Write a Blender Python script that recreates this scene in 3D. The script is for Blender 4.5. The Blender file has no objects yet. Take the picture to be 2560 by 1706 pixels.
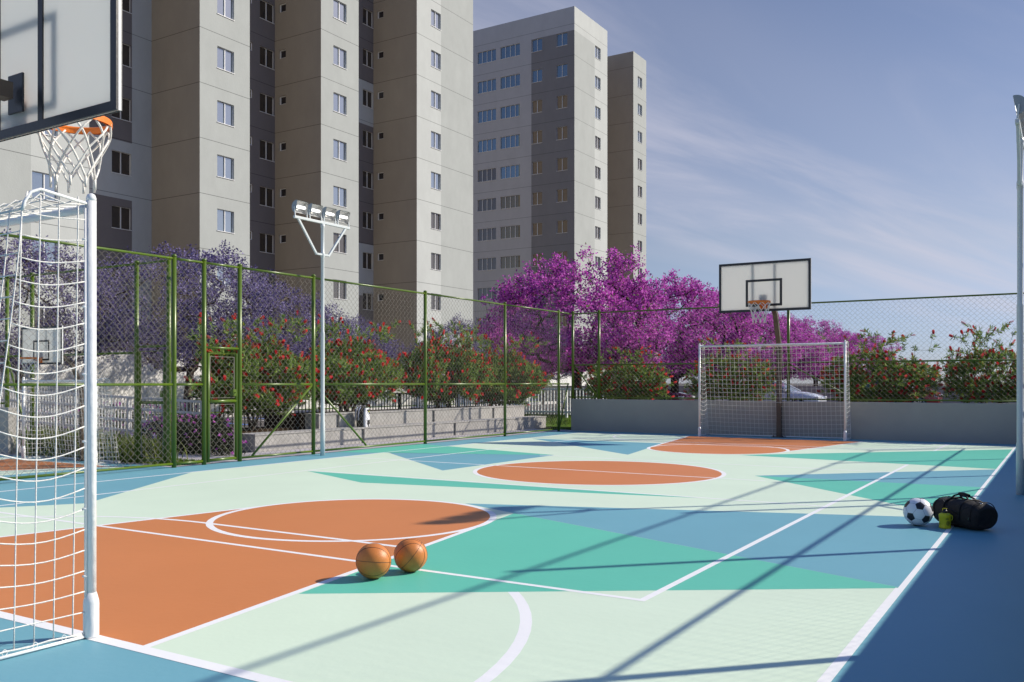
import bpy, math, random
from mathutils import Vector, noise as mnoise
R = math.radians
PI = math.pi
scene = bpy.context.scene
COL = scene.collection

# ------------------------------------------------------------------ materials
def mat(name, col, rough=0.6, spec=0.4, metal=0.0, var=0.0, vscale=3.0, bump=0.0, bscale=40.0, transl=0.0, emit=None, estr=0.0, coat=0.0):
    m = bpy.data.materials.new(name); m.use_nodes = True
    nt = m.node_tree; N = nt.nodes; L = nt.links
    b = N['Principled BSDF']; out = N['Material Output']
    b.inputs['Roughness'].default_value = rough
    b.inputs['Specular IOR Level'].default_value = spec
    b.inputs['Metallic'].default_value = metal
    b.inputs['Base Color'].default_value = (*col, 1)
    if coat: b.inputs['Coat Weight'].default_value = coat
    if emit:
        b.inputs['Emission Color'].default_value = (*emit, 1); b.inputs['Emission Strength'].default_value = estr
    if var or bump:
        tc = N.new('ShaderNodeTexCoord')
    if var:
        n1 = N.new('ShaderNodeTexNoise'); n1.inputs['Scale'].default_value = vscale; n1.inputs['Detail'].default_value = 6; n1.inputs['Roughness'].default_value = .65
        L.new(tc.outputs['Object'], n1.inputs['Vector'])
        mr = N.new('ShaderNodeMapRange'); mr.inputs['From Min'].default_value = .3; mr.inputs['From Max'].default_value = .7
        mr.inputs['To Min'].default_value = 1 - var; mr.inputs['To Max'].default_value = 1 + var
        L.new(n1.outputs['Fac'], mr.inputs['Value'])
        mx = N.new('ShaderNodeVectorMath'); mx.operation = 'SCALE'; mx.inputs[0].default_value = col
        L.new(mr.outputs['Result'], mx.inputs['Scale']); L.new(mx.outputs['Vector'], b.inputs['Base Color'])
    if bump:
        n2 = N.new('ShaderNodeTexNoise'); n2.inputs['Scale'].default_value = bscale; n2.inputs['Detail'].default_value = 3
        L.new(tc.outputs['Object'], n2.inputs['Vector'])
        bp = N.new('ShaderNodeBump'); bp.inputs['Strength'].default_value = bump; bp.inputs['Distance'].default_value = .02
        L.new(n2.outputs['Fac'], bp.inputs['Height']); L.new(bp.outputs['Normal'], b.inputs['Normal'])
    if transl:
        t = N.new('ShaderNodeBsdfTranslucent'); t.inputs['Color'].default_value = (*col, 1)
        ms = N.new('ShaderNodeMixShader'); ms.inputs['Fac'].default_value = transl
        L.new(b.outputs['BSDF'], ms.inputs[1]); L.new(t.outputs['BSDF'], ms.inputs[2]); L.new(ms.outputs['Shader'], out.inputs['Surface'])
    return m

def wall_mat(name, col, joint=(.30, .26, .22)):
    """painted render with thin horizontal expansion grooves every 2.8 m"""
    m = mat(name, col, rough=.85, spec=.2)
    nt = m.node_tree; N = nt.nodes; L = nt.links; b = N['Principled BSDF']
    geo = N.new('ShaderNodeNewGeometry'); sx = N.new('ShaderNodeSeparateXYZ'); L.new(geo.outputs['Position'], sx.inputs[0])
    a = N.new('ShaderNodeMath'); a.operation = 'SUBTRACT'; a.inputs[1].default_value = 2.44 - 28; L.new(sx.outputs['Z'], a.inputs[0])
    md = N.new('ShaderNodeMath'); md.operation = 'MODULO'; md.inputs[1].default_value = 2.8; L.new(a.outputs[0], md.inputs[0])
    lt = N.new('ShaderNodeMath'); lt.operation = 'LESS_THAN'; lt.inputs[1].default_value = .03; L.new(md.outputs[0], lt.inputs[0])
    n1 = N.new('ShaderNodeTexNoise'); n1.inputs['Scale'].default_value = .9; n1.inputs['Detail'].default_value = 9; n1.inputs['Roughness'].default_value = .7
    mp = N.new('ShaderNodeMapping'); mp.inputs['Scale'].default_value = (1, 1, .55); L.new(geo.outputs['Position'], mp.inputs[0]); L.new(mp.outputs[0], n1.inputs['Vector'])
    mr = N.new('ShaderNodeMapRange'); mr.inputs['From Min'].default_value = .3; mr.inputs['From Max'].default_value = .7; mr.inputs['To Min'].default_value = .93; mr.inputs['To Max'].default_value = 1.05
    L.new(n1.outputs['Fac'], mr.inputs['Value'])
    sc = N.new('ShaderNodeVectorMath'); sc.operation = 'SCALE'; sc.inputs[0].default_value = col; L.new(mr.outputs['Result'], sc.inputs['Scale'])
    mx = N.new('ShaderNodeMix'); mx.data_type = 'RGBA'
    L.new(lt.outputs[0], mx.inputs[0]); L.new(sc.outputs['Vector'], mx.inputs[6]); mx.inputs[7].default_value = (*[c * .38 for c in col], 1)
    L.new(mx.outputs[2], b.inputs['Base Color'])
    n2 = N.new('ShaderNodeTexNoise'); n2.inputs['Scale'].default_value = 14; n2.inputs['Detail'].default_value = 4; L.new(geo.outputs['Position'], n2.inputs['Vector'])
    bp = N.new('ShaderNodeBump'); bp.inputs['Strength'].default_value = .25; bp.inputs['Distance'].default_value = .02; L.new(n2.outputs['Fac'], bp.inputs['Height']); L.new(bp.outputs['Normal'], b.inputs['Normal'])
    return m

def glass_mat(name, base, refl, tint=(1, 1, 1)):
    m = mat(name, base, rough=.5, spec=.3)
    nt = m.node_tree; N = nt.nodes; L = nt.links
    g = N.new('ShaderNodeBsdfGlossy'); g.inputs['Roughness'].default_value = .02; g.inputs['Color'].default_value = (*tint, 1)
    lw = N.new('ShaderNodeLayerWeight'); lw.inputs['Blend'].default_value = .35
    mr = N.new('ShaderNodeMapRange'); mr.inputs['To Min'].default_value = refl; mr.inputs['To Max'].default_value = 1
    L.new(lw.outputs['Fresnel'], mr.inputs['Value'])
    ms = N.new('ShaderNodeMixShader'); L.new(mr.outputs['Result'], ms.inputs['Fac'])
    L.new(N['Principled BSDF'].outputs['BSDF'], ms.inputs[1]); L.new(g.outputs['BSDF'], ms.inputs[2]); L.new(ms.outputs['Shader'], N['Material Output'].inputs['Surface'])
    return m

def floor_mat(name, col, rough=.5, spec=.3):
    """acrylic sports paint: faint tone drift, satin gloss, shallow roller ripple"""
    m = mat(name, col, rough=rough, spec=spec)
    nt = m.node_tree; N = nt.nodes; L = nt.links; b = N['Principled BSDF']
    geo = N.new('ShaderNodeNewGeometry')
    n1 = N.new('ShaderNodeTexNoise'); n1.inputs['Scale'].default_value = .8; n1.inputs['Detail'].default_value = 8; n1.inputs['Roughness'].default_value = .6; L.new(geo.outputs['Position'], n1.inputs['Vector'])
    mr = N.new('ShaderNodeMapRange'); mr.inputs['From Min'].default_value = .3; mr.inputs['From Max'].default_value = .7; mr.inputs['To Min'].default_value = .965; mr.inputs['To Max'].default_value = 1.03; L.new(n1.outputs['Fac'], mr.inputs['Value'])
    sc = N.new('ShaderNodeVectorMath'); sc.operation = 'SCALE'; sc.inputs[0].default_value = col; L.new(mr.outputs['Result'], sc.inputs['Scale']); L.new(sc.outputs['Vector'], b.inputs['Base Color'])
    n2 = N.new('ShaderNodeTexNoise'); n2.inputs['Scale'].default_value = 22; n2.inputs['Detail'].default_value = 2; L.new(geo.outputs['Position'], n2.inputs['Vector'])
    n3 = N.new('ShaderNodeTexNoise'); n3.inputs['Scale'].default_value = 350; n3.inputs['Detail'].default_value = 1; L.new(geo.outputs['Position'], n3.inputs['Vector'])
    ad = N.new('ShaderNodeMath'); ad.operation = 'MULTIPLY_ADD'; ad.inputs[1].default_value = .08; L.new(n3.outputs['Fac'], ad.inputs[0]); L.new(n2.outputs['Fac'], ad.inputs[2])
    bp = N.new('ShaderNodeBump'); bp.inputs['Strength'].default_value = .10; bp.inputs['Distance'].default_value = .01; L.new(ad.outputs[0], bp.inputs['Height']); L.new(bp.outputs['Normal'], b.inputs['Normal'])
    return m

M = {}
M['mint'] = floor_mat('mint_paint', (.66, .79, .62))
M['green'] = floor_mat('green_paint', (.12, .52, .39))
M['blue'] = floor_mat('blue_paint', (.158, .385, .465))
M['orange'] = floor_mat('orange_paint', (.60, .215, .075))
M['line'] = floor_mat('white_line_paint', (.86, .86, .86))
M['white_metal'] = mat('white_enamel', (.82, .83, .82), rough=.3, spec=.5, bump=.25, bscale=18)
M['white_pole'] = mat('white_pole_paint', (.62, .66, .66), rough=.35, spec=.5, bump=.08, bscale=20)
M['rope'] = mat('white_rope', (.78, .77, .73), rough=.9, spec=.1, bump=.35, bscale=150)
M['hoopnet'] = mat('hoop_net_cord', (.80, .79, .75), rough=.85, spec=.1, bump=.2, bscale=60)
M['fence_green'] = mat('fence_green_enamel', (.082, .138, .006), rough=.32, spec=.55, var=.12, vscale=4, bump=.06, bscale=25)
M['wire'] = mat('galvanised_wire', (.26, .24, .205), rough=.55, spec=.3)
M['wall_grey'] = mat('grey_wall_paint', (.36, .35, .32), rough=.75, spec=.25, var=.05, vscale=1.2, bump=.12, bscale=30)
M['concrete'] = mat('bench_concrete', (.40, .385, .365), rough=.9, spec=.15, var=.16, vscale=4, bump=.4, bscale=30)
M['slot'] = mat('dark_joint', (.10, .11, .13), rough=.9)
M['paving'] = mat('pale_paving', (.47, .44, .45), rough=.9, spec=.15, var=.12, vscale=2.5, bump=.3, bscale=40)
M['asphalt'] = mat('asphalt', (.11, .10, .095), rough=.95, spec=.1, var=.25, vscale=1.5, bump=.3, bscale=60)
M['soil'] = mat('soil', (.07, .05, .035), rough=1, spec=0, var=.3, vscale=6, bump=.8, bscale=25)
M['turf'] = mat('turf', (.10, .17, .03), rough=1, spec=0, var=.35, vscale=8, bump=.8, bscale=60)
M['black_metal'] = mat('black_steel', (.028, .028, .031), rough=.38, spec=.5, bump=.05, bscale=30)
M['brown_metal'] = mat('weathered_steel', (.10, .075, .055), rough=.5, spec=.4, var=.2, vscale=4)
M['board'] = mat('backboard_panel', (.86, .86, .83), rough=.45, spec=.3, transl=.58)
M['rim'] = mat('orange_rim', (.80, .20, .018), rough=.35, spec=.5)
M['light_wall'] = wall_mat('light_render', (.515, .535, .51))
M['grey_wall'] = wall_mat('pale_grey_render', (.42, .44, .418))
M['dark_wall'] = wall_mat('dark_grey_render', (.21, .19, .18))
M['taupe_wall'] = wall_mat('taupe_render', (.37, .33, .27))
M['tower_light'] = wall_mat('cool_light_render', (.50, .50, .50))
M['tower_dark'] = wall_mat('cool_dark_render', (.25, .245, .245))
M['frame_white'] = mat('white_window_frame', (.80, .80, .78), rough=.4)
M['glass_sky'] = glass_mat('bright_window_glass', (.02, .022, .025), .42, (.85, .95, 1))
M['glass_refl_brown'] = glass_mat('brown_reflection_glass', (.035, .024, .014), .05)  # brown reflection of the lower panes, painted into the base colour
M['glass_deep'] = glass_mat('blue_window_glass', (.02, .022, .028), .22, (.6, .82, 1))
M['glass_brown'] = glass_mat('brown_curtain_reflection', (.11, .075, .048), .04)  # this and the next two: curtain tints doubling as painted dull reflections
M['glass_umber'] = glass_mat('umber_curtain_reflection', (.065, .046, .036), .04)
M['glass_olive'] = glass_mat('olive_curtain_reflection', (.12, .085, .018), .04)
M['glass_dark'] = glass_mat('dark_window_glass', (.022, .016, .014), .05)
M['white_wall'] = mat('white_render', (.74, .73, .71), rough=.9, spec=.15, var=.06, vscale=1)
M['rail_white'] = mat('pale_railing_paint', (.55, .56, .57), rough=.45)
M['rail_black'] = mat('black_railing_paint', (.03, .03, .032), rough=.5)
M['bark'] = mat('bark', (.11, .085, .065), rough=.95, spec=.1, var=.35, vscale=9, bump=.8, bscale=30)
M['bark_dark'] = mat('dark_bark', (.05, .038, .032), rough=.95, spec=.1, var=.35, vscale=9)
def petal(n, c, t=.35): return mat(n, c, rough=.7, spec=.15, transl=t)
M['mg1'] = petal('magenta_petal_bright', (.75, .22, .70), .45); M['mg2'] = petal('magenta_petal', (.54, .095, .50), .45); M['mg3'] = petal('magenta_petal_deep', (.28, .04, .27), .4)
M['jc1'] = petal('violet_petal_bright', (.28, .235, .44), .3); M['jc2'] = petal('violet_petal', (.17, .14, .28), .3); M['jc3'] = petal('violet_petal_deep', (.085, .065, .16), .25)
M['lf1'] = petal('leaf_bright', (.33, .44, .12), .42); M['lf2'] = petal('leaf_mid', (.17, .27, .055), .42); M['lf3'] = petal('leaf_deep', (.09, .155, .04), .42); M['lf4'] = petal('leaf_yellowing', (.38, .30, .03))
M['rd1'] = petal('red_brush_bright', (.76, .04, .042), .3); M['rd2'] = petal('red_brush', (.44, .018, .024), .3)
M['hl1'] = petal('hedge_leaf', (.045, .05, .028), .15); M['hl2'] = petal('hedge_leaf_grey', (.10, .105, .075), .15)
M['st1'] = petal('strap_leaf_bright', (.20, .24, .05), .3); M['st2'] = petal('strap_leaf', (.09, .14, .03), .3)
M['gb1'] = petal('grass_blade', (.13, .22, .03), .3); M['gb2'] = petal('grass_blade_dry', (.19, .22, .05), .3)
M['basketball'] = mat('basketball_leather', (.60, .20, .045), rough=.42, spec=.45, var=.10, vscale=14, bump=.12, bscale=180)
M['seam'] = mat('black_seam', (.02, .022, .024), rough=.5)
M['ball_white'] = mat('football_white', (.80, .80, .82), rough=.35, spec=.5, bump=.04, bscale=40)
M['ball_black'] = mat('football_black', (.022, .022, .026), rough=.35, spec=.5)
M['bag'] = mat('black_fabric', (.026, .023, .022), rough=.75, spec=.25, var=.2, vscale=12, bump=.5, bscale=22)
M['bag_strap'] = mat('black_webbing', (.010, .010, .011), rough=.6, spec=.3)
M['chrome'] = mat('bright_metal', (.6, .62, .64), rough=.2, metal=1)
M['yellow'] = mat('yellow_plastic', (.78, .74, .03), rough=.35, spec=.45, transl=.3)
M['cap'] = mat('black_plastic', (.012, .012, .015), rough=.4)
M['ink'] = mat('dark_print', (.03, .035, .02), rough=.6)
M['pack_white'] = mat('pale_pack_fabric', (.72, .73, .77), rough=.7, var=.06, vscale=20)
M['pack_grey'] = mat('grey_pack_strap', (.25, .27, .36), rough=.8)
M['lampglow'] = mat('lit_tube', (1, 1, 1), emit=(1, .98, .95), estr=1.7)
M['reflector'] = mat('lamp_reflector', (.42, .42, .41), rough=.3, spec=.5, bump=.2, bscale=60)
M['lamp_shell'] = mat('lamp_housing', (.33, .37, .39), rough=.35, spec=.5)
M['car_red'] = mat('red_car_paint', (.32, .02, .02), rough=.25, coat=.8)
M['car_maroon'] = mat('maroon_car_paint', (.10, .012, .014), rough=.25, coat=.8)
M['car_silver'] = mat('silver_car_paint', (.62, .65, .70), rough=.25, coat=.8)
M['car_glass'] = glass_mat('car_glass', (.015, .018, .022), .12)
M['tyre'] = mat('tyre_rubber', (.018, .018, .018), rough=.85)
M['headlight'] = mat('headlight_glass', (.75, .76, .78), rough=.15, spec=.6)
M['kerb'] = mat('pale_kerb', (.62, .61, .59), rough=.9, var=.08)
M['park_blue'] = mat('blue_bay_paint', (.10, .18, .50), rough=.8)

# ------------------------------------------------------------------ mesh builder
class MB:
    def __init__(s): s.v = []; s.f = []; s.mi = []; s.sm = []; s.mats = []
    def m(s, name):
        if name not in s.mats: s.mats.append(name)
        return s.mats.index(name)
    def face(s, pts, mn, smooth=False):
        b = len(s.v); s.v += [tuple(p) for p in pts]; s.f.append(tuple(range(b, b + len(pts)))); s.mi.append(s.m(mn)); s.sm.append(smooth)
    def box(s, x0, x1, y0, y1, z0, z1, mn):
        b = len(s.v); s.v += [(x0, y0, z0), (x1, y0, z0), (x1, y1, z0), (x0, y1, z0), (x0, y0, z1), (x1, y0, z1), (x1, y1, z1), (x0, y1, z1)]
        k = s.m(mn)
        for q in ((0, 3, 2, 1), (4, 5, 6, 7), (0, 1, 5, 4), (1, 2, 6, 5), (2, 3, 7, 6), (3, 0, 4, 7)):
            s.f.append(tuple(b + i for i in q)); s.mi.append(k); s.sm.append(False)
    def obox(s, a, b_, w, h, mn, up=(0, 0, 1)):
        """box beam from a to b, w across, h along up"""
        a = Vector(a); b_ = Vector(b_); d = (b_ - a).normalized(); up = Vector(up)
        sd = d.cross(up).normalized(); up = sd.cross(d).normalized()
        P = []
        for p in (a, b_):
            for (i, j) in ((-1, -1), (1, -1), (1, 1), (-1, 1)): P.append(p + sd * (i * w / 2) + up * (j * h / 2))
        o = len(s.v); s.v += [tuple(p) for p in P]; k = s.m(mn)
        for q in ((0, 3, 2, 1), (4, 5, 6, 7), (0, 1, 5, 4), (1, 2, 6, 5), (2, 3, 7, 6), (3, 0, 4, 7)):
            s.f.append(tuple(o + i for i in q)); s.mi.append(k); s.sm.append(False)
    def tube(s, pts, r, mn, n=8, caps=True, smooth=True, closed=False):
        pts = [Vector(p) for p in pts]; k = s.m(mn)
        rs = r if isinstance(r, (list, tuple)) else [r] * len(pts)
        L = len(pts); o = len(s.v)
        d0 = (pts[1] - pts[0]).normalized()
        u = d0.orthogonal().normalized()
        for i, p in enumerate(pts):
            if closed: d = (pts[(i + 1) % L] - pts[i - 1]).normalized()
            elif i == 0: d = d0
            elif i == L - 1: d = (pts[-1] - pts[-2]).normalized()
            else:
                d = (pts[i + 1] - pts[i - 1])
                d = d.normalized() if d.length > 1e-9 else d0
            u = u - d * u.dot(d)
            u = u.normalized() if u.length > 1e-6 else d.orthogonal().normalized()
            w = d.cross(u)
            for j in range(n):
                a = 2 * PI * j / n
                s.v.append(tuple(p + (u * math.cos(a) + w * math.sin(a)) * rs[i]))
        rng = range(L if closed else L - 1)
        for i in rng:
            i2 = (i + 1) % L
            for j in range(n):
                j2 = (j + 1) % n
                s.f.append((o + i * n + j, o + i * n + j2, o + i2 * n + j2, o + i2 * n + j)); s.mi.append(k); s.sm.append(smooth)
        if caps and not closed:
            s.f.append(tuple(o + j for j in reversed(range(n)))); s.mi.append(k); s.sm.append(False)
            s.f.append(tuple(o + (L - 1) * n + j for j in range(n))); s.mi.append(k); s.sm.append(False)
    def lathe(s, prof, mn, n=24, c=(0, 0, 0), smooth=True):
        o = len(s.v); k = s.m(mn)
        for (r, z) in prof:
            for j in range(n):
                a = 2 * PI * j / n; s.v.append((c[0] + r * math.cos(a), c[1] + r * math.sin(a), c[2] + z))
        for i in range(len(prof) - 1):
            for j in range(n):
                j2 = (j + 1) % n
                s.f.append((o + i * n + j, o + i * n + j2, o + (i + 1) * n + j2, o + (i + 1) * n + j)); s.mi.append(k); s.sm.append(smooth)
        s.f.append(tuple(o + j for j in reversed(range(n)))); s.mi.append(k); s.sm.append(False)
        e = o + (len(prof) - 1) * n
        s.f.append(tuple(e + j for j in range(n))); s.mi.append(k); s.sm.append(False)
    def poly(s, pts, z, mn):
        z *= .1
        a = sum(pts[i][0] * pts[(i + 1) % len(pts)][1] - pts[(i + 1) % len(pts)][0] * pts[i][1] for i in range(len(pts)))
        if a < 0: pts = pts[::-1]
        s.face([(p[0], p[1], z) for p in pts], mn)
    def strip(s, pts, w, z, mn, closed=False):
        """flat painted line of width w along pts"""
        L = len(pts); l = []; r = []
        for i in range(L):
            a = Vector(pts[i - 1] if (i > 0 or closed) else pts[i]); b = Vector(pts[(i + 1) % L] if (i < L - 1 or closed) else pts[i])
            d = (b - a).normalized(); nx, ny = -d.y * w / 2, d.x * w / 2
            l.append((pts[i][0] + nx, pts[i][1] + ny)); r.append((pts[i][0] - nx, pts[i][1] - ny))
        for i in range(L if closed else L - 1):
            j = (i + 1) % L
            s.poly([l[i], r[i], r[j], l[j]], z, mn)
    def build(s, name, parent=None, loc=(0, 0, 0)):
        me = bpy.data.meshes.new(name); me.from_pydata(s.v, [], s.f)
        for n in s.mats: me.materials.append(M[n])
        me.polygons.foreach_set('material_index', s.mi); me.polygons.foreach_set('use_smooth', s.sm); me.update()
        ob = bpy.data.objects.new(name, me); COL.objects.link(ob); ob.location = loc
        if parent: ob.parent = parent
        return ob

def tag(o, label=None, cat=None, group=None, kind=None):
    if label: o['label'] = label
    if cat: o['category'] = cat
    if group: o['group'] = group
    if kind: o['kind'] = kind
    return o
def thing(name, label, cat, loc=(0, 0, 0), rz=0, group=None):
    o = bpy.data.objects.new(name, None); COL.objects.link(o); o.location = loc; o.rotation_euler = (0, 0, rz); o.empty_display_size = .2
    return tag(o, label, cat, group)
def struct(mb, name): return tag(mb.build(name), kind='structure')
def children(o): return [c for c in bpy.data.objects if c.parent == o]
def copy_tree(o, parent=None):
    c = o.copy(); COL.objects.link(c)
    if parent: c.parent = parent
    for ch in children(o): copy_tree(ch, c)
    return c
def bevel(o, w, seg=2):
    b = o.modifiers.new('edge', 'BEVEL'); b.width = w; b.segments = seg; b.limit_method = 'ANGLE'; b.angle_limit = R(40); return o

# ------------------------------------------------------------------ camera, sun, sky
cam = bpy.data.cameras.new('camera'); co = bpy.data.objects.new('camera', cam); COL.objects.link(co)
co.location = (0, 0, 1.22); co.rotation_euler = (PI / 2, 0, 0.553104)
cam.lens = 36 * 2247.3 / 2560; cam.sensor_width = 36; cam.shift_y = 105.25 / 2560; cam.clip_start = .01; cam.clip_end = 6000
scene.camera = co
SUN = Vector((1.03, 1.062, 1)).normalized()
sl = bpy.data.lights.new('sun', 'SUN'); sl.energy = 5.0; sl.angle = R(.75); sl.color = (1, .92, .79)
so = bpy.data.objects.new('sun', sl); COL.objects.link(so); so.rotation_euler = SUN.to_track_quat('Z', 'Y').to_euler(); so.location = (30, 30, 40)
w = bpy.data.worlds.new('World'); scene.world = w; w.use_nodes = True
nt = w.node_tree; N = nt.nodes; L = nt.links; bg = N['Background']
sky = N.new('ShaderNodeTexSky'); sky.sky_type = 'NISHITA'; sky.sun_disc = False
sky.sun_elevation = math.asin(SUN.z); sky.sun_rotation = math.atan2(SUN.x, SUN.y); sky.air_density = 1.0; sky.dust_density = .35; sky.ozone_density = 3.5
tc = N.new('ShaderNodeTexCoord'); sp = N.new('ShaderNodeSeparateXYZ'); L.new(tc.outputs['Generated'], sp.inputs[0])
def mth(op, a, b=None, c=None):
    n = N.new('ShaderNodeMath'); n.operation = op
    for i, x in enumerate((a, b, c)):
        if x is None: continue
        if isinstance(x, (int, float)): n.inputs[i].default_value = x
        else: L.new(x, n.inputs[i])
    return n.outputs[0]
CLX, CLY = .35, .2
zc = mth('ADD', mth('MAXIMUM', sp.outputs['Z'], 0), .10)
cx = mth('DIVIDE', sp.outputs['X'], zc); cy = mth('DIVIDE', sp.outputs['Y'], zc)
cb = N.new('ShaderNodeCombineXYZ'); L.new(cx, cb.inputs[0]); L.new(cy, cb.inputs[1])
vr = N.new('ShaderNodeVectorRotate'); vr.rotation_type = 'Z_AXIS'; vr.inputs['Angle'].default_value = R(20); L.new(cb.outputs[0], vr.inputs['Vector'])
def cloud(sx, sy, ox, oy, sc, det, rg, dist, lo, hi, amt):
    mp = N.new('ShaderNodeMapping'); mp.inputs['Scale'].default_value = (sx, sy, 1); mp.inputs['Location'].default_value = (ox, oy, 0); L.new(vr.outputs[0], mp.inputs[0])
    n1 = N.new('ShaderNodeTexNoise'); n1.inputs['Scale'].default_value = sc; n1.inputs['Detail'].default_value = det; n1.inputs['Roughness'].default_value = rg; n1.inputs['Distortion'].default_value = dist; L.new(mp.outputs[0], n1.inputs['Vector'])
    c_ = N.new('ShaderNodeMapRange'); c_.interpolation_type = 'SMOOTHSTEP'; c_.inputs['From Min'].default_value = lo; c_.inputs['From Max'].default_value = hi; c_.inputs['To Max'].default_value = amt; L.new(n1.outputs['Fac'], c_.inputs['Value'])
    return c_.outputs['Result']
c2_ = cloud(1.3, .26, 3.1, 1.7, 1.6, 10, .60, .6, .36, .72, 1.0)
wob = cloud(.5, .22, 1.3, .4, 1.0, 4, .5, .2, .2, .8, 1.0)
rs = N.new('ShaderNodeSeparateXYZ'); L.new(vr.outputs[0], rs.inputs[0])
def band(centre, width, amp):
    e_ = mth('DIVIDE', mth('ADD', mth('ADD', rs.outputs['X'], -centre), mth('MULTIPLY', mth('ADD', wob, -.5), amp)), width)
    return mth('POWER', 2.718, mth('MULTIPLY', mth('MULTIPLY', e_, e_), -1))
bands = mth('ADD', band(-2.03, .35, .5), mth('MULTIPLY', mth('ADD', band(-2.55, .10, .5), mth('MULTIPLY', band(-1.34, .30, .5), 1.25)), .45))
cl = mth('MINIMUM', mth('ADD', mth('MULTIPLY', bands, mth('ADD', mth('MULTIPLY', c2_, .46), .22)), mth('MULTIPLY', c2_, .13)), .8)
mixc = N.new('ShaderNodeMix'); mixc.data_type = 'RGBA'; L.new(cl, mixc.inputs[0]); 
tint = N.new('ShaderNodeMix'); tint.data_type = 'RGBA'; tint.blend_type = 'MULTIPLY'; tint.inputs[0].default_value = 1; tint.inputs[7].default_value = (1.0, .92, 1.0, 1)
zen = N.new('ShaderNodeMapRange'); zen.interpolation_type = 'SMOOTHSTEP'; zen.inputs['From Min'].default_value = .36; zen.inputs['From Max'].default_value = .75; L.new(sp.outputs['Z'], zen.inputs['Value'])
deep = N.new('ShaderNodeMix'); deep.data_type = 'RGBA'; L.new(zen.outputs['Result'], deep.inputs[0]); 
hz = N.new('ShaderNodeMapRange'); hz.interpolation_type = 'SMOOTHSTEP'; hz.inputs['From Min'].default_value = 0; hz.inputs['From Max'].default_value = .16; L.new(sp.outputs['Z'], hz.inputs['Value'])
low = N.new('ShaderNodeMix'); low.data_type = 'RGBA'; L.new(hz.outputs['Result'], low.inputs[0]); low.inputs[6].default_value = (.74, .83, 1.24, 1); low.inputs[7].default_value = (1.22, 1.0, .99, 1)
L.new(low.outputs[2], deep.inputs[6]); deep.inputs[7].default_value = (.50, 1.04, 1.75, 1)
L.new(deep.outputs[2], tint.inputs[7])
L.new(sky.outputs[0], tint.inputs[6])
L.new(tint.outputs[2], mixc.inputs[6]); mixc.inputs[7].default_value = (7.0, 6.9, 8.0, 1)
L.new(mixc.outputs[2], bg.inputs['Color']); bg.inputs['Strength'].default_value = .082
vs = scene.view_settings; vs.view_transform = 'Standard'; vs.look = 'None'; vs.exposure = .16; vs.gamma = 1

# ------------------------------------------------------------------ ground and court paint
g = MB(); S = 3000
g.face([(-S, -S, -.03), (S, -S, -.03), (S, S, -.03), (-S, S, -.03)], 'asphalt'); struct(g, 'ground')
CX, CY = -5.52, 11.2
g = MB(); g.face([(-11.03, -4, 0), (.6, -4, 0), (.6, 20.7, 0), (-11.03, 20.7, 0)], 'blue')
g.poly([(-10.22, 2.58), (-.82, 2.58), (-.82, 19.82), (-10.22, 19.82)], .002, 'mint')
tri = [('blue', [(-10.22, 8.21), (-8.468, 5.501), (-8.898, 4.86), (-10.22, 3.02)]),
       ('green', [(-4.41, 7.181), (-3.785, 3.777), (-.83, 5.772)]),
       ('blue', [(-5.194, 7.503), (-.83, 9.03), (-.83, 5.774), (-4.405, 7.183)]),
       ('green', [(-8.971, 9.12), (-7.369, 8.409), (-3.323, 9.165)]),
       ('green', [(-11.03, 11.86), (-11.03, 14.24), (-10.865, 14.328), (-7.397, 13.351)]),
       ('blue', [(-10.133, 12.278), (-7.418, 10.17), (-7.397, 13.35)]),
       ('blue', [(-10.033, 17.073), (-6.366, 14.069), (-6.965, 17.116)]),
       ('green', [(-4.728, 14.999), (-.83, 18.94), (-.83, 14.46)]),
       ('blue', [(-3.502, 11.756), (-.83, 14.43), (-.83, 11.847)]),
       ('green', [(-3.502, 11.756), (-.83, 11.847), (-.83, 9.095)])]
def kw(y): return 1.925 - .18 * (y - 2.62)
def refl(p): return (p[0], 22.4 - p[1])
FTY, FTR = 6.22, 1.29
lines_low = MB()                      # lines painted before the colour fields
lines = MB()
def arc(cx, cy, r, a0, a1, n=40): return [(cx + r * math.cos(a0 + (a1 - a0) * i / n), cy + r * math.sin(a0 + (a1 - a0) * i / n)) for i in range(n + 1)]
for mir in (0, 1):
    mf = (lambda p: p) if not mir else refl
    a = arc(CX, FTY, FTR, 0, PI)
    key = [(CX - kw(2.6), 2.6), (CX + kw(2.6), 2.6), (CX + FTR, FTY)] + a[1:-1] + [(CX - FTR, FTY)]
    g.poly([mf(p) for p in key], .006, 'orange')
    lines.strip([mf(p) for p in arc(CX, FTY, FTR - .03, 0, 2 * PI, 72)[:-1]], .06, .010, 'line', closed=True)
    for sgn in (-1, 1):
        lines.strip([mf((CX + sgn * (kw(2.62) - .025), 2.62)), mf((CX + sgn * (FTR - .02), FTY + .05))], .05, .0105, 'line')
    # goal area: quarter circles about the posts joined by a straight
    ar = [mf(p) for p in arc(CX + .88, 2.62, 2.645, 0, PI / 2, 24) + arc(CX - .88, 2.62, 2.645, PI / 2, PI, 24)]
    if mir: lines.strip(ar, .05, .0108, 'line')
    else:
        ya = ar[:13]
        lines_low.strip([p for p in ar if p[0] > -3.95], .062, .003, 'line'); lines.strip([p for p in ar if p[0] < -3.9] if False else [(-4.05, 5.262)] + [p for p in ar if p[0] < -4.3], .05, .0108, 'line')
for c_, p_ in tri: g.poly(p_, .0045, c_)
g.poly(arc(CX, CY, 1.70, 0, 2 * PI, 80)[:-1], .006, 'orange')
lines.strip(arc(CX, CY, 1.70, 0, 2 * PI, 80)[:-1], .06, .0085, 'line', closed=True)
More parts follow.
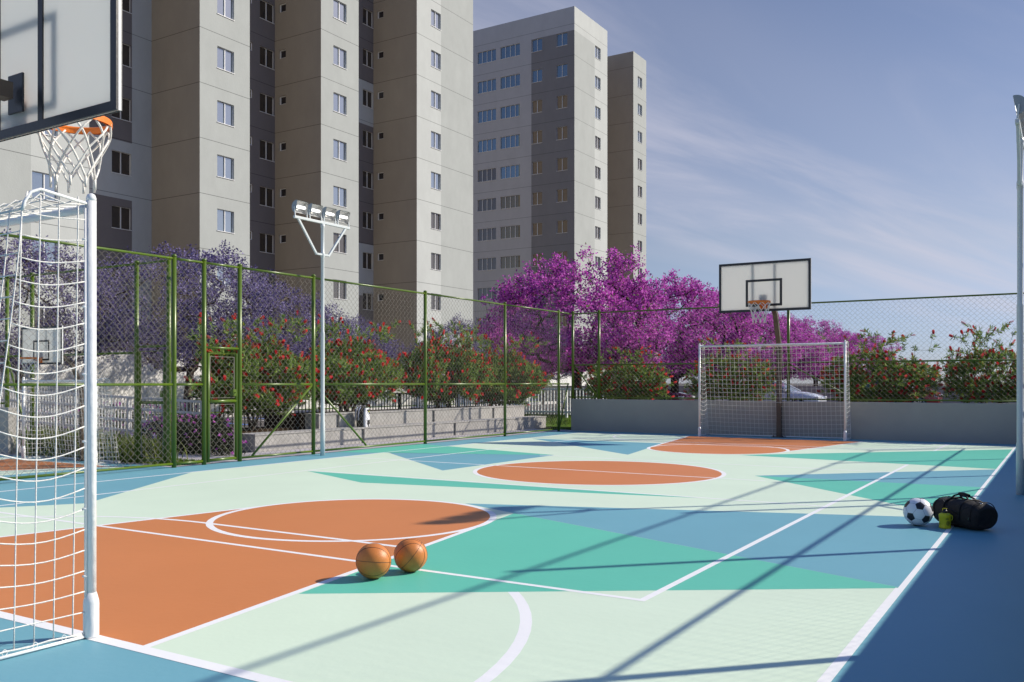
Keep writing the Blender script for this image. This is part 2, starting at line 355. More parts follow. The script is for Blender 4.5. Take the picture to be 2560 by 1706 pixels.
lines_low.strip([(-10.2, CY), (CX - 1.7, CY)], .05, .0032, 'line'); lines.strip([(-10.2, CY), (-3.2, CY)], .045, .0092, 'line')
lines.strip([(-9.03, 9.2), (-2.03, 9.2)], .045, .0087, 'line'); lines.strip([(-7.6, 13.2), (-2.03, 13.2)], .045, .0087, 'line')
lines.strip([(-10.2, 2.58), (-10.2, 19.82)], .045, .0125, 'line')
lines.strip([(-10.22, 2.615), (-.82, 2.615)], .075, .0130, 'line'); lines.strip([(-10.22, 19.785), (-.82, 19.785)], .07, .0130, 'line')
lines.strip([(-.838, 5.76), (-.838, 19.75)], .036, .0128, 'line'); lines.strip([(-.845, 2.65), (-.845, 5.76)], .05, .0128, 'line')
lines.strip([(-9.03, 4.68), (-2.03, 4.68)], .045, .0100, 'line'); lines.strip([(-9.03, 17.72), (-2.03, 17.72)], .045, .0100, 'line')
lines.strip([(-9.03, 4.66), (-9.03, 17.74)], .045, .0095, 'line')
lines.strip([(-2.03, 4.66), (-2.03, 14.57)], .045, .0097, 'line'); lines.strip([(-2.03, 17.75), (-2.03, 19.75)], .045, .0097, 'line')
struct(g, 'court_floor')
for q in range(len(lines_low.f)): pass
lo = len(lines.v); lines.v += lines_low.v; lines.f += [tuple(i + lo for i in f) for f in lines_low.f]; lines.mi += lines_low.mi; lines.sm += lines_low.sm
struct(lines, 'court_lines')
# small neighbouring court
g = MB(); g.face([(-19, -2, .00005), (-11.03, -2, .00005), (-11.03, 8.50, .00005), (-19, 8.50, .00005)], 'blue')
g.poly([(-16.5, 2), (-11.35, 2), (-11.35, 8.12), (-16.5, 8.12)], .004, 'mint')
g.poly([(-14.55, 8.08), (-11.95, 8.10), (-12.6, 6.9), (-13.2, 6.7), (-14.0, 6.9)], .008, 'orange')
g.poly([(-11.9, 7.85), (-11.35, 8.12), (-11.35, 2), (-12.0, 5.5)], .007, 'blue')
for a_, b_ in (((-16.5, 8.14), (-11.3, 8.14)), ((-11.33, 2), (-11.33, 8.14)), ((-14.55, 8.1), (-13.9, 6.9)), ((-11.95, 8.1), (-12.6, 6.9)), ((-13.9, 6.9), (-12.6, 6.9))):
    g.strip([a_, b_], .04, .012, 'line')
struct(g, 'small_court_floor')
g = MB(); g.face([(-12.25, 8.5, .002), (-11.03, 8.5, .002), (-11.03, 20.75, .002), (-12.25, 20.75, .002)], 'paving')
g.face([(-20.5, 8.5, .0005), (-12.25, 8.5, .0005), (-12.25, 10.95, .0005), (-20.5, 10.95, .0005)], 'paving'); struct(g, 'footpath')
g = MB(); g.box(-14.4, -12.45, 11.1, 13.35, -.02, .30, 'soil'); g.box(-14.4, -12.85, 13.4, 21.3, -.02, .57, 'soil'); struct(g, 'planting_bed')
g = MB(); g.box(-11, 6, 20.75, 25.5, -.02, .45, 'soil'); struct(g, 'far_planting_bed')
# parking with painted bays, kerb, strip of lawn
g = MB()
for i in range(9):
    yb = 14 + i * 2.6; g.face([(-25.5, yb, -.02), (-20.5, yb - 1.4, -.02), (-20.5, yb - 1.28, -.02), (-25.5, yb + .12, -.02)], 'line')
g.face([(-25.6, 12, -.019), (-25.45, 12, -.019), (-25.45, 40, -.019), (-25.6, 40, -.019)], 'line')
for yb in (19.8, 22.4): g.face([(-25.3, yb, -.018), (-20.7, yb - 1.3, -.018), (-20.7, yb - 1.0, -.018), (-25.3, yb + .3, -.018)], 'park_blue')
struct(g, 'parking_markings')
g = MB(); g.box(-26.6, -26.3, 8, 60, -.03, .12, 'kerb'); g.box(-28.3, -26.6, 8, 60, -.03, .10, 'turf'); struct(g, 'kerb_and_verge')
g = MB(); g.box(-18.5, -11.2, 21.4, 29, -.03, .04, 'turf'); struct(g, 'lawn_base')

# ------------------------------------------------------------------ walls
t = MB(); t.box(-10.87, .19, 20.5, 20.66, -.02, .81, 'wall_grey'); tag(bevel(t.build('low_wall'), .008), 'long low grey wall at the far end of the court behind the goal', 'wall')
t = MB(); t.box(.03, .19, 2.0, 20.496, -.02, .81, 'wall_grey'); tag(bevel(t.build('low_wall'), .008), 'low grey wall carrying the fence along the near right side of the court', 'wall')
t = MB(); t.box(-22, -15.42, 8.56, 8.72, -.02, .80, 'concrete'); tag(bevel(t.build('low_wall'), .008), 'short concrete wall under the fence post at the far left, behind the near goal net', 'wall')
t = MB(); t.box(-28.7, -28.4, 6, 60, -.02, 2.3, 'white_wall'); t.box(-28.74, -28.36, 6, 60, 2.3, 2.36, 'kerb'); tag(t.build('boundary_wall'), 'white boundary wall behind the violet trees, dappled with tree shadows', 'wall')
t = MB(); t.box(-30, 20, 49, 49.2, -.02, 1.06, 'concrete'); tag(t.build('boundary_wall'), 'low pale concrete wall beyond the parked cars', 'wall')

# ------------------------------------------------------------------ concrete benches
def bench(name, label, x0, x1, y0, y1, z0, z1, slots):
    o = thing(name, label, 'bench', (x1, y0, z0), group='stepped concrete benches')
    m = MB(); ys = [0] + [s - y0 for s in slots] + [y1 - y0]
    for i in range(len(ys) - 1):
        m.box(x0 - x1, 0, ys[i] + (.09 if i else 0), ys[i + 1], 0, z1 - z0, 'concrete')
    bevel(m.build('seat_block', o), .008)
    for s in slots:
        m = MB(); m.box(x0 - x1, -.035, s - y0, s - y0 + .09, 0, z1 - z0 - .004, 'slot'); m.build('joint', o)
    m = MB(); m.box(x0 - x1 - .01, .012, -.01, y1 - y0 + .01, z1 - z0 + .001, z1 - z0 + .025, 'concrete'); m.build('capping', o)
bench('concrete_bench', 'lower step of the grey concrete bench behind the left fence', -12.56, -12.12, 11.05, 21.4, 0, .295, [13.85, 17.05])
bench('concrete_bench', 'upper step of the grey concrete bench, the backpack leaning on its face', -12.95, -12.57, 13.1, 21.0, 0, .585, [13.6, 16.83, 19.4])

# ------------------------------------------------------------------ fences
WR = .0023
def chain(m, p0, p1, z0, z1, r=WR, step=.055, per=.106):
    p0 = Vector((*p0, 0)); p1 = Vector((*p1, 0)); D = p1 - p0; Ln = D.length; D.normalize(); nrm = Vector((-D.y, D.x, 0))
    n = max(1, int(round(Ln / step))); st = Ln / n; a = st / 2
    seg = 6; K = int(math.ceil((z1 - z0) / per * seg))
    for i in range(n):
        uc = (i + .5) * st; pts = []
        for k in range(K + 1):
            z = min(z0 + k * per / seg, z1); ph = (z - z0) / per * 2 * PI + (PI if i % 2 else 0)
            s_ = math.sin(ph); tri_ = math.asin(max(-1, min(1, s_))) / (PI / 2)
            u = uc + a * (.72 * tri_ + .28 * s_) * 1.06
            p = p0 + D * u + nrm * (.004 * math.cos(ph)); pts.append((p.x, p.y, z))
        m.tube(pts, r, 'wire', n=3, caps=False)
def fence(name, label, A, B, posts, zb, rails, braces, meshspans, origin, pr=.034, rr=.018, ground_z=0, wr=WR):
    """A,B world xy of run; posts as distance along run"""
    o = thing(name, label, 'fence', (origin[0], origin[1], 0))
    A = Vector(A); B = Vector(B); D = (B - A).normalized(); og = Vector(origin)
    P = lambda s: A + D * s - og
    for s in posts:
        p = P(s); m = MB(); m.tube([(p.x, p.y, zb), (p.x, p.y, 3.05)], pr, 'fence_green', n=14); m.lathe([(pr + .004, 0), (pr + .004, .02), (pr * .7, .035)], 'fence_green', 14, (p.x, p.y, 3.045)); m.build('post', o)
    for (s0, s1, z) in rails:
        a, b = P(s0), P(s1); m = MB(); m.tube([(a.x, a.y, z), (b.x, b.y, z)], rr, 'fence_green', n=10); m.build('rail', o)
    for (s0, z0, s1, z1) in braces:
        a, b = P(s0), P(s1); m = MB(); m.tube([(a.x, a.y, z0), (b.x, b.y, z1)], rr, 'fence_green', n=10); m.build('brace', o)
    m = MB()
    for (s0, s1, z0, z1) in meshspans:
        a, b = P(s0), P(s1); chain(m, (a.x, a.y), (b.x, b.y), z0, z1, wr)
    m.build('wire_mesh', o)
    return o, P
def gate(o, P, s0, s1, ztop, zmid, r=.024):
    ga = P(s0); gb = P(s1); m = MB()
    m.tube([(ga.x, ga.y, .03), (ga.x, ga.y, ztop), (gb.x, gb.y, ztop), (gb.x, gb.y, .03)], r, 'fence_green', n=10)
    for z in (.06, zmid): m.tube([(ga.x, ga.y, z), (gb.x, gb.y, z)], r, 'fence_green', n=10)
    gt = m.build('gate', o)
    i0 = ga + (gb - ga) * .07; i1 = ga + (gb - ga) * .93; m = MB()
    for z0, z1 in ((.11, zmid - .05), (zmid + .05, ztop - .05)):
        m.tube([(i0.x, i0.y, z0), (i1.x, i1.y, z0), (i1.x, i1.y, z1), (i0.x, i0.y, z1)], .006, 'wire', n=6, closed=True)
        chain(m, (i0.x, i0.y), (i1.x, i1.y), z0, z1)
    m.build('wire_panel', gt)
    m = MB(); k = ga + (gb - ga) * .9; m.tube([(k.x - .05, k.y, zmid + .13), (k.x + .07, k.y, zmid + .13)], .01, 'fence_green'); m.box(k.x - .015, k.x + .04, k.y - .03, k.y + .03, zmid + .08, zmid + .18, 'fence_green'); m.build('latch', gt)
# left side fence (runs along +Y at x=-10.97)
lp = [.0, 3.08, 6.16, 6.69, 7.37, 8.98, 12.13, 15.14, 17.70]          # from y = 2.32
rl = []
for a_, b_ in ((0, 3.08), (3.08, 6.16), (6.16, 6.69), (7.37, 8.98), (8.98, 12.13), (12.13, 15.14), (15.14, 17.70), (17.70, 18.25)):
    rl += [(a_, b_, 1.20), (a_, b_, 3.02)]
    if b_ > a_: rl.append((a_, b_, .055))
rl += [(6.69, 7.37, 3.02), (6.69, 7.37, 1.755)]
f1, P1 = fence('chain_link_fence', 'tall green chain link fence with a gate along the left side of the court', (-10.97, 2.32), (-10.97, 20.5), lp, 0, rl,
      [(8.94, 1.18, 7.62, .07), (9.02, 1.18, 10.35, .07), (18.2, 1.18, 17.75, .1)],
      [(.02, 6.66, .06, 3.0), (6.72, 7.34, 1.77, 3.0), (7.4, 18.2, .06, 3.0)], (-10.97, 8.48))
gate(f1, P1, 6.765, 7.295, 1.67, .945)
# far fence on the wall
fp = [0, .75, 5.5, 10.9]
rl = []
for z in (3.01, 1.685, .86): rl += [(-.1, .75, z), (.75, 5.5, z), (5.5, 10.95, z)]
fence('chain_link_fence', 'green chain link fence standing on the low wall behind the far goal', (-10.86, 20.58), (.1, 20.58), fp, .815, rl,
      [(.05, 1.66, .70, .88), (5.5, 1.66, 4.1, .88), (5.5, 1.66, 6.9, .88)], [(.0, 10.95, .87, 3.0)], (-5.4, 20.58))
# right fence (outside the picture, throws the long shadows)
rp = [.1, 3.08, 6.16, 9.24, 12.32, 15.39, 18.4]
rl = []
for i in range(6):
    for z in (3.01, 1.685, .86): rl.append((rp[i], rp[i + 1], z))
fence('chain_link_fence', 'green chain link fence along the right side whose rails shade the court', (.11, 2.05), (.11, 20.5), rp, .815, rl,
      [(9.24, 1.66, 7.84, .88), (9.24, 1.66, 10.64, .88)], [(.1, 18.4, .87, 3.0)], (.11, 11.29), wr=.0010)
# end fence of the small court
f4, P4 = fence('chain_link_fence', 'green chain link fence with a gate closing the small left court', (-22, 8.62), (-11.14, 8.62), [.2, 3.4, 6.44, 7.2, 9.98, 10.73], 0,
      [(0, 6.44, 3.03), (6.44, 9.98, 3.03), (9.98, 10.73, 3.03), (0, 6.44, .87), (7.2, 9.98, 1.68), (0, 7.2, 1.68), (7.2, 9.98, .06), (9.98, 10.73, 1.77)],
      [(6.46, 1.66, 7.15, .1)], [(0, 6.44, .87, 3.0), (6.5, 9.95, .06, 3.0), (10.0, 10.7, 1.78, 3.0)], (-12, 8.62))
gate(f4, P4, 10.05, 10.64, 1.70, .93)

# ------------------------------------------------------------------ goals
def make_goal(label, hw, H, dt, db, loc, rz, sq, rp_, cord, group):
    """goal line on local x, net towards -y; hw half width to post axis"""
    o = thing('soccer_goal', label, 'goal', loc, rz, group)
    for s in (-1, 1):
        m = MB(); m.tube([(s * hw, 0, 0), (s * hw, 0, H - .01)], rp_, 'white_metal', n=18); m.lathe([(rp_, 0), (rp_ * .98, .015), (rp_ * .75, .03), (rp_ * .3, .037)], 'white_metal', 18, (s * hw, 0, H - .012))
        p = m.build('post', o)
        m = MB(); k = rp_ * 1.52; m.lathe([(k * .9, .0), (k, .01), (k, .16), (k * .97, .175), (rp_ * 1.03, .215)], 'white_metal', 20, (s * hw, 0, .002)); m.build('sleeve', p)
        m = MB(); m.tube([(s * hw, 0, H - .03), (s * hw, -dt, H), (s * hw, -dt - .045, H - .02), (s * hw, -dt - .075, H - .07), (s * hw, -dt - .085, H - .11)], .0075, 'white_metal', n=8)
        m.build('net_hook', o)
        m = MB(); m.tube([(s * hw, -.02, .012), (s * hw, -db, .012)], .008, 'white_metal', n=8); m.build('base_bar', o)
        m = MB(); m.tube([(s * (hw), -rp_ - .006, .2), (s * (hw), -rp_ - .006, H - .05)], .006, 'white_metal', n=6)
        for i in range(6): z = .3 + i * (H - .5) / 5; m.tube([(s * hw, -rp_ - .02, z), (s * hw, -rp_ + .006, z)], .006, 'white_metal', n=6)
        m.build('net_rail', o)
    m = MB(); m.tube([(-hw + rp_ * .8, 0, H - .045), (hw - rp_ * .8, 0, H - .045)], rp_ * .95, 'white_metal', n=18); m.build('crossbar', o)
    m = MB(); m.tube([(-hw, -db, .02), (hw, -db, .02)], .013, 'white_metal', n=8); m.build('rear_bar', o)
    m = MB()
    def ry(z):                                     # depth of the net's back at height z
        zt = H - .1
        if z >= zt: return dt + .085 - .03 * (z - zt) / .1
        return dt + .085 + (db - dt - .085) * (1 - z / zt) ** 1.25
    rnd = random.Random(5)
    zs = []; z = .03
    while z < H - .02: zs.append(z); z += sq
    for s in (-1, 1):                               # side panels
        for z in zs:
            dep = ry(z); pts = []
            for i in range(9):
                t_ = i / 8; sag = .05 * math.sin(PI * min(1, t_ * dep / .46)) * max(0.04, math.sin(PI * max(0, z - .12) / (H - .12)) ** .8) * H / 2.1
                pts.append((s * (hw - .012 * math.sin(PI * t_)), -.03 - t_ * (dep - .03), z - sag))
            m.tube(pts, cord, 'rope', n=6)
        k = int(round(db / (sq * .95)))
        for i in range(1, k + 1):
            yb = sq * .93 * i; pts = []
            for j in range(14):
                z = .03 + (H - .03) * j / 13; lim = ry(z)
                y = yb - .03 * (z / H)
                if y > lim + .002: break
                sag = .062 * math.sin(PI * min(1, y / lim * 1.15)) * (1 if .15 < z < H - .1 else .1) * 0
                pts.append((s * (hw - .012 * math.sin(PI * y / lim)), -y, z - sag))
            if len(pts) > 1: m.tube(pts, cord, 'rope', n=6)
        m.tube([(s * hw, -.03, .02)] + [(s * hw, -db * i / 6, .035 - .006 * (i % 2)) for i in range(1, 7)], cord * 1.2, 'rope', n=6)
        m.tube([(s * hw, -ry(z), z) for z in [i * (H - .02) / 20 for i in range(1, 21)]], cord, 'rope', n=6)
        for i in range(1, 5): c = (s * hw, -db * i / 4.5, .03); m.tube([(c[0], c[1] + .012 * math.cos(a), c[2] + .014 * math.sin(a)) for a in [k_ * PI / 4 for k_ in range(8)]], .002, 'white_metal', n=4, closed=True)
    n = int(round(2 * hw / sq)); xs = [-hw + 2 * hw * i / n for i in range(n + 1)]
    for x in xs:                                    # back and roof, running front to back
        bow = .05 * math.cos(PI * x / (2 * hw))
        pts = [(x, -.01, H - .03), (x, -dt * .5, H - .045 - bow * .5), (x, -dt, H - .02 - bow)]
        for i in range(13):
            z = (H - .1) * (1 - i / 12) + .03 * (i / 12); bb = math.sin(PI * (1 - i / 12)) * bow * .9
            pts.append((x, -ry(z) - bb * .5, z))
        m.tube(pts, cord, 'rope', n=5)
    for z in zs + [H - .1]:
        pts = []
        for i in range(25):
            x = -hw + 2 * hw * i / 24; bow = .05 * math.cos(PI * x / (2 * hw)); q = min(1, z / H)
            pts.append((x, -ry(z) - math.sin(PI * q) * bow * .45, z - .03 * math.cos(PI * x / (2 * hw)) * (1 if z > .1 else 0)))
        m.tube(pts, cord, 'rope', n=5)
    for q in range(1, int(dt / sq) + 2):
        yy = min(dt, q * sq); m.tube([(-hw + 2 * hw * i / 24, -yy, H - .03 - .05 * math.cos(PI * (-hw + 2 * hw * i / 24) / (2 * hw)) * (yy / dt)) for i in range(25)], cord, 'rope', n=5)
    m.build('net', o)
    return o
gn = make_goal('white soccer goal in the left foreground, its net filling the left edge', 1.60, 2.105, .25, .62, (-5.585, 2.61, 0), 0, .0985, .0235, .0033, 'soccer goals')
gf = copy_tree(gn); gf.location = (-5.585, 19.84, 0); gf.rotation_euler = (0, 0, PI); gf['label'] = 'white soccer goal at the far end, standing before the grey wall'
gs = make_goal('small white soccer goal on the left court, seen through the near net', .945, 1.295, .16, .40, (-13.205, 8.10, 0), PI, .075, .02, .003, 'soccer goals')

# ------------------------------------------------------------------ basketball hoops
def make_hoop(label, loc, rz, W, Hb, zb, yb, rimr, group, k=1.0):
    """pole base at origin, board faces +y; yb front plane, zb bottom of board"""
    o = thing('basketball_hoop', label, 'basketball hoop', loc, rz, group)
    zr = zb + .185 * k; za = zb + .25 * k
    m = MB(); a = .05 * k
    pts = [(0, 0, .012), (0, 0, za - .95 * k), (0, .32 * k, za - .22 * k), (0, .62 * k, za), (0, yb - .09 * k, za)]
    for i in range(len(pts) - 1):
        m.obox(pts[i], pts[i + 1], a * 2, a * 2, 'brown_metal', up=(0, 1, 0) if i == 0 else (0, -.6, 1))
    m.build('pole', o)
    m = MB(); m.box(-.14 * k, .14 * k, -.14 * k, .14 * k, 0, .02, 'black_metal')
    for x in (-.1, .1):
        for y in (-.1, .1): m.lathe([(.012, 0), (.012, .02)], 'black_metal', 6, (x * k, y * k, .02))
    m.build('base_plate', o)
    m = MB(); m.box(-W / 2 + .004, W / 2 - .004, yb - .022, yb - .004, zb + .004, zb + Hb - .004, 'board'); bd = m.build('backboard', o)
    m = MB(); f = .055 * k; d0, d1 = yb - .036 * k, yb - .023
    m.box(-W / 2, W / 2, d0, d1, zb, zb + f, 'black_metal'); m.box(-W / 2, W / 2, d0, d1, zb + Hb - f, zb + Hb, 'black_metal')
    for s in (-1, 1):
        xa, xb = sorted((s * W / 2, s * (W / 2 - f))); m.box(xa, xb, d0, d1, zb + f, zb + Hb - f, 'black_metal')
        xa, xb = sorted((s * .212 * k, s * .260 * k)); m.box(xa, xb, d0 + .003, d1, zb + f, zb + Hb - f, 'black_metal')
    m.build('rear_frame', bd)
    m = MB(); y0, y1 = yb - .003, yb + .003
    def ring(x0, x1, z0, z1, f_):
        m.box(x0, x1, y0, y1, z0, z0 + f_, 'black_metal'); m.box(x0, x1, y0, y1, z1 - f_, z1, 'black_metal'); m.box(x0, x0 + f_, y0, y1, z0 + f_, z1 - f_, 'black_metal'); m.box(x1 - f_, x1, y0, y1, z0 + f_, z1 - f_, 'black_metal')
    ring(-W / 2, W / 2, zb, zb + Hb, .05 * k); ring(-.39 * k, .39 * k, zb + .11 * k, zb + .69 * k, .05 * k); m.build('border_marking', bd)
    m = MB()
    m.box(-W / 2 - .001, -W / 2 + .003, yb - .022, yb - .004, zb, zb + Hb, 'frame_white'); m.build('board_edge', bd); m = MB(); m.box(W / 2 - .003, W / 2 + .001, yb - .022, yb - .004, zb, zb + Hb, 'frame_white'); m.build('board_edge', bd)
    m = MB(); m.box(-.08 * k, .08 * k, d0 - .016, d0 - .001, za - .12 * k, za + .12 * k, 'black_metal'); bevel(m.build('mounting_plate', o), .004)
    cy_ = yb + rimr + .11 * k; m = MB()
    m.tube([(rimr * math.cos(a_), cy_ + rimr * math.sin(a_), zr) for a_ in [2 * PI * i / 40 for i in range(40)]], .012 * k, 'rim', n=8, closed=True)
    m.lathe([(rimr + .010, -.032 * k), (rimr + .012, .0), (rimr + .010, .012 * k), (rimr - .004, .012 * k), (rimr - .006, -.032 * k)], 'rim', 40, (0, cy_, zr)) if False else None
    nn = 40
    for i in range(nn):
        a0, a1 = 2 * PI * i / nn, 2 * PI * (i + 1) / nn
        for rr_, fl in ((rimr + .012, 0), (rimr - .008, 1)):
            q = [(rr_ * math.cos(a0), cy_ + rr_ * math.sin(a0), zr - .034 * k), (rr_ * math.cos(a1), cy_ + rr_ * math.sin(a1), zr - .034 * k), (rr_ * math.cos(a1), cy_ + rr_ * math.sin(a1), zr + .002), (rr_ * math.cos(a0), cy_ + rr_ * math.sin(a0), zr + .002)]
            m.face(q if not fl else q[::-1], 'rim', True)
    m.obox((0, yb, zr - .02), (0, yb + .115 * k, zr - .02), .17 * k, .035 * k, 'rim'); m.obox((0, yb + .012, zr - .06 * k), (0, yb + .004, zr - .06 * k), .17 * k, .15 * k, 'rim')
    for s in (-1, 1): m.obox((s * .05 * k, yb + .01, zr - .13 * k), (s * .05 * k, yb + .125 * k, zr - .035 * k), .012, .03 * k, 'rim')
    m.build('rim', o)
    m = MB(); nl = 9; rows = [(1.0, -.02), (.97, -.10), (.80, -.20), (.67, -.30), (.60, -.385), (.56, -.42)]
    rnd = random.Random(3)
    for i in range(nl):
        for dr in (-1, 1):
            pts = []
            for q, (rf, zz) in enumerate(rows[:5]):
                a_ = 2 * PI * (i + dr * .5 * q * .98) / nl + rnd.uniform(-.03, .03); r_ = rimr * rf * rnd.uniform(.97, 1.03)
                pts.append(Vector((r_ * math.cos(a_), cy_ + r_ * math.sin(a_), zr + zz * k)))
            sm = []
            for q in range(len(pts) - 1):
                p0 = pts[max(0, q - 1)]; p1 = pts[q]; p2 = pts[q + 1]; p3 = pts[min(len(pts) - 1, q + 2)]
                for s_ in (0, .33, .66): sm.append(.5 * ((2 * p1) + (p2 - p0) * s_ + (2 * p0 - 5 * p1 + 4 * p2 - p3) * s_ * s_ + (3 * p1 - p0 - 3 * p2 + p3) * s_ ** 3))
            sm.append(pts[-1]); m.tube(sm, .0072 * k, 'hoopnet', n=6)
        a_ = 2 * PI * i / nl; p = Vector((rimr * .60 * math.cos(a_), cy_ + rimr * .60 * math.sin(a_), zr - .38 * k)); m.tube([p, p + Vector((0, 0, -.075 * k))], .0085 * k, 'hoopnet', n=7)
    m.build('net', o)
    return o
hn = make_hoop('basketball hoop at the upper left, seen from behind its white board', (-5.52, 1.95, 0), 0, 1.97, 1.07, 2.755, 1.208, .222, 'basketball hoops')
hf = copy_tree(hn); hf.location = (-5.52, 20.4, 0); hf.rotation_euler = (0, 0, PI); hf['label'] = 'basketball hoop above the far goal, white board facing the court'
hs = make_hoop('small basketball hoop of the left court, seen through the near goal net', (-13.14, 8.45, 0), PI, 1.06, .57, 1.5, .66, .12, 'basketball hoops', k=.53)

# ------------------------------------------------------------------ floodlights
def make_flood(label, loc, rz):
    o = thing('floodlight', label, 'floodlight', loc, rz, 'floodlight poles')
    m = MB(); m.lathe([(.040, 0), (.040, .55), (.034, .575), (.034, 2.05), (.036, 2.07), (.029, 2.09), (.029, 3.34), (.035, 3.35), (.035, 3.42), (.029, 3.43), (.029, 3.84), (.036, 3.85), (.036, 3.90)], 'white_pole', 20); m.build('pole', o)
    m = MB(); m.obox((.0, -.66, 3.925), (0, .66, 3.925), .042, .042, 'white_pole'); bevel(m.build('crossbeam', o), .004)
    m = MB(); m.obox((0, -.15, 3.385), (0, .15, 3.385), .045, .03, 'white_pole'); m.build('clamp_bar', o)
    for s in (-1, 1):
        m = MB(); m.obox((0, s * .14, 3.375), (0, s * .565, 3.91), .032, .03, 'white_pole', up=(1, 0, 0)); m.build('brace', o)
    for q in range(4):
        yc = -.50 + q * .338; L_ = .255; zc_ = 4.10; rad = .105
        lm = MB(); n = 14; tilt = R(-12)
        def pt(a, y, r): # a 0..pi around the back (-x) side
            x = -r * math.sin(a) + .02; z = r * math.cos(a)
            return (x * math.cos(tilt) - z * math.sin(tilt), y, zc_ + x * math.sin(tilt) + z * math.cos(tilt))
        for i in range(n):
            a0, a1 = PI * i / n, PI * (i + 1) / n
            lm.face([pt(a0, yc - L_ / 2, rad), pt(a0, yc + L_ / 2, rad), pt(a1, yc + L_ / 2, rad), pt(a1, yc - L_ / 2, rad)], 'lamp_shell', True)
            lm.face([pt(a1, yc - L_ / 2 + .004, rad - .006), pt(a1, yc + L_ / 2 - .004, rad - .006), pt(a0, yc + L_ / 2 - .004, rad - .006), pt(a0, yc - L_ / 2 + .004, rad - .006)], 'reflector', True)
        for s in (-1, 1):
            ys = yc + s * L_ / 2; ring_ = [pt(PI * i / n, ys, rad) for i in range(n + 1)]
            lm.face(ring_ if s < 0 else ring_[::-1], 'lamp_shell'); ring2 = [pt(PI * i / n, ys - s * .004, rad - .006) for i in range(n + 1)]; lm.face(ring2[::-1] if s < 0 else ring2, 'reflector')
        lp_ = lm.build('lamp', o)
        tb = MB(); c = pt(PI / 2, yc, .02); tb.tube([(c[0], yc - .095, c[2]), (c[0], yc - .08, c[2]), (c[0], yc + .08, c[2]), (c[0], yc + .095, c[2])], [.012, .024, .024, .012], 'lampglow', n=12); tb.build('tube', lp_)
        bk = MB()
        for s in (-1, 1): bk.obox((0, yc + s * (L_ / 2 + .008), 3.95), (-.015, yc + s * (L_ / 2 + .008), 4.10), .012, .018, 'white_pole', up=(1, 0, 0))
        bk.build('bracket', lp_)
    return o
fl = make_flood('four lamp floodlight pole by the left fence with its tubes lit', (-10.68, 11.22, 0), 0)
fr = copy_tree(fl); fr.location = (-.436, 11.285, 0); fr.rotation_euler = (0, 0, PI); fr['label'] = 'floodlight pole cut by the right edge of the photo'

# ------------------------------------------------------------------ balls, bag, bottle, backpack
def uvsphere(m, r, mn, c=(0, 0, 0), nu=48, nv=28):
    m.lathe([(max(1e-4, r * math.sin(PI * i / nv)), -r * math.cos(PI * i / nv)) for i in range(nv + 1)], mn, nu, c)
def basketball(label, loc, rot, r):
    m = MB(); uvsphere(m, r, 'basketball'); o = m.build('basketball', None, loc); o.rotation_euler = rot; tag(o, label, 'basketball', 'basketballs on the court')
    s = MB(); q = r * 1.0006; sr = r * .012
    C = lambda f: [Vector(f(2 * PI * i / 64)).normalized() * q for i in range(64)]
    s.tube(C(lambda a: (math.cos(a), math.sin(a), 0)), sr, 'seam', n=6, closed=True); s.tube(C(lambda a: (math.cos(a), 0, math.sin(a))), sr, 'seam', n=6, closed=True)
    for sg in (-1, 1): s.tube(C(lambda a: (math.cos(a) * .9, sg * (.50 - .20 * math.cos(2 * a)), math.sin(a) * .9)), sr, 'seam', n=6, closed=True)
    s.build('seam', o); return o
basketball('orange basketball nearer the camera, its shadow reaching the key', (-3.683, 4.32, .1094), (R(8), R(-4), R(-146)), .1092)
basketball('orange basketball standing behind and right of the other', (-3.61, 4.60, .1082), (R(-16), R(48), R(-160)), .108)

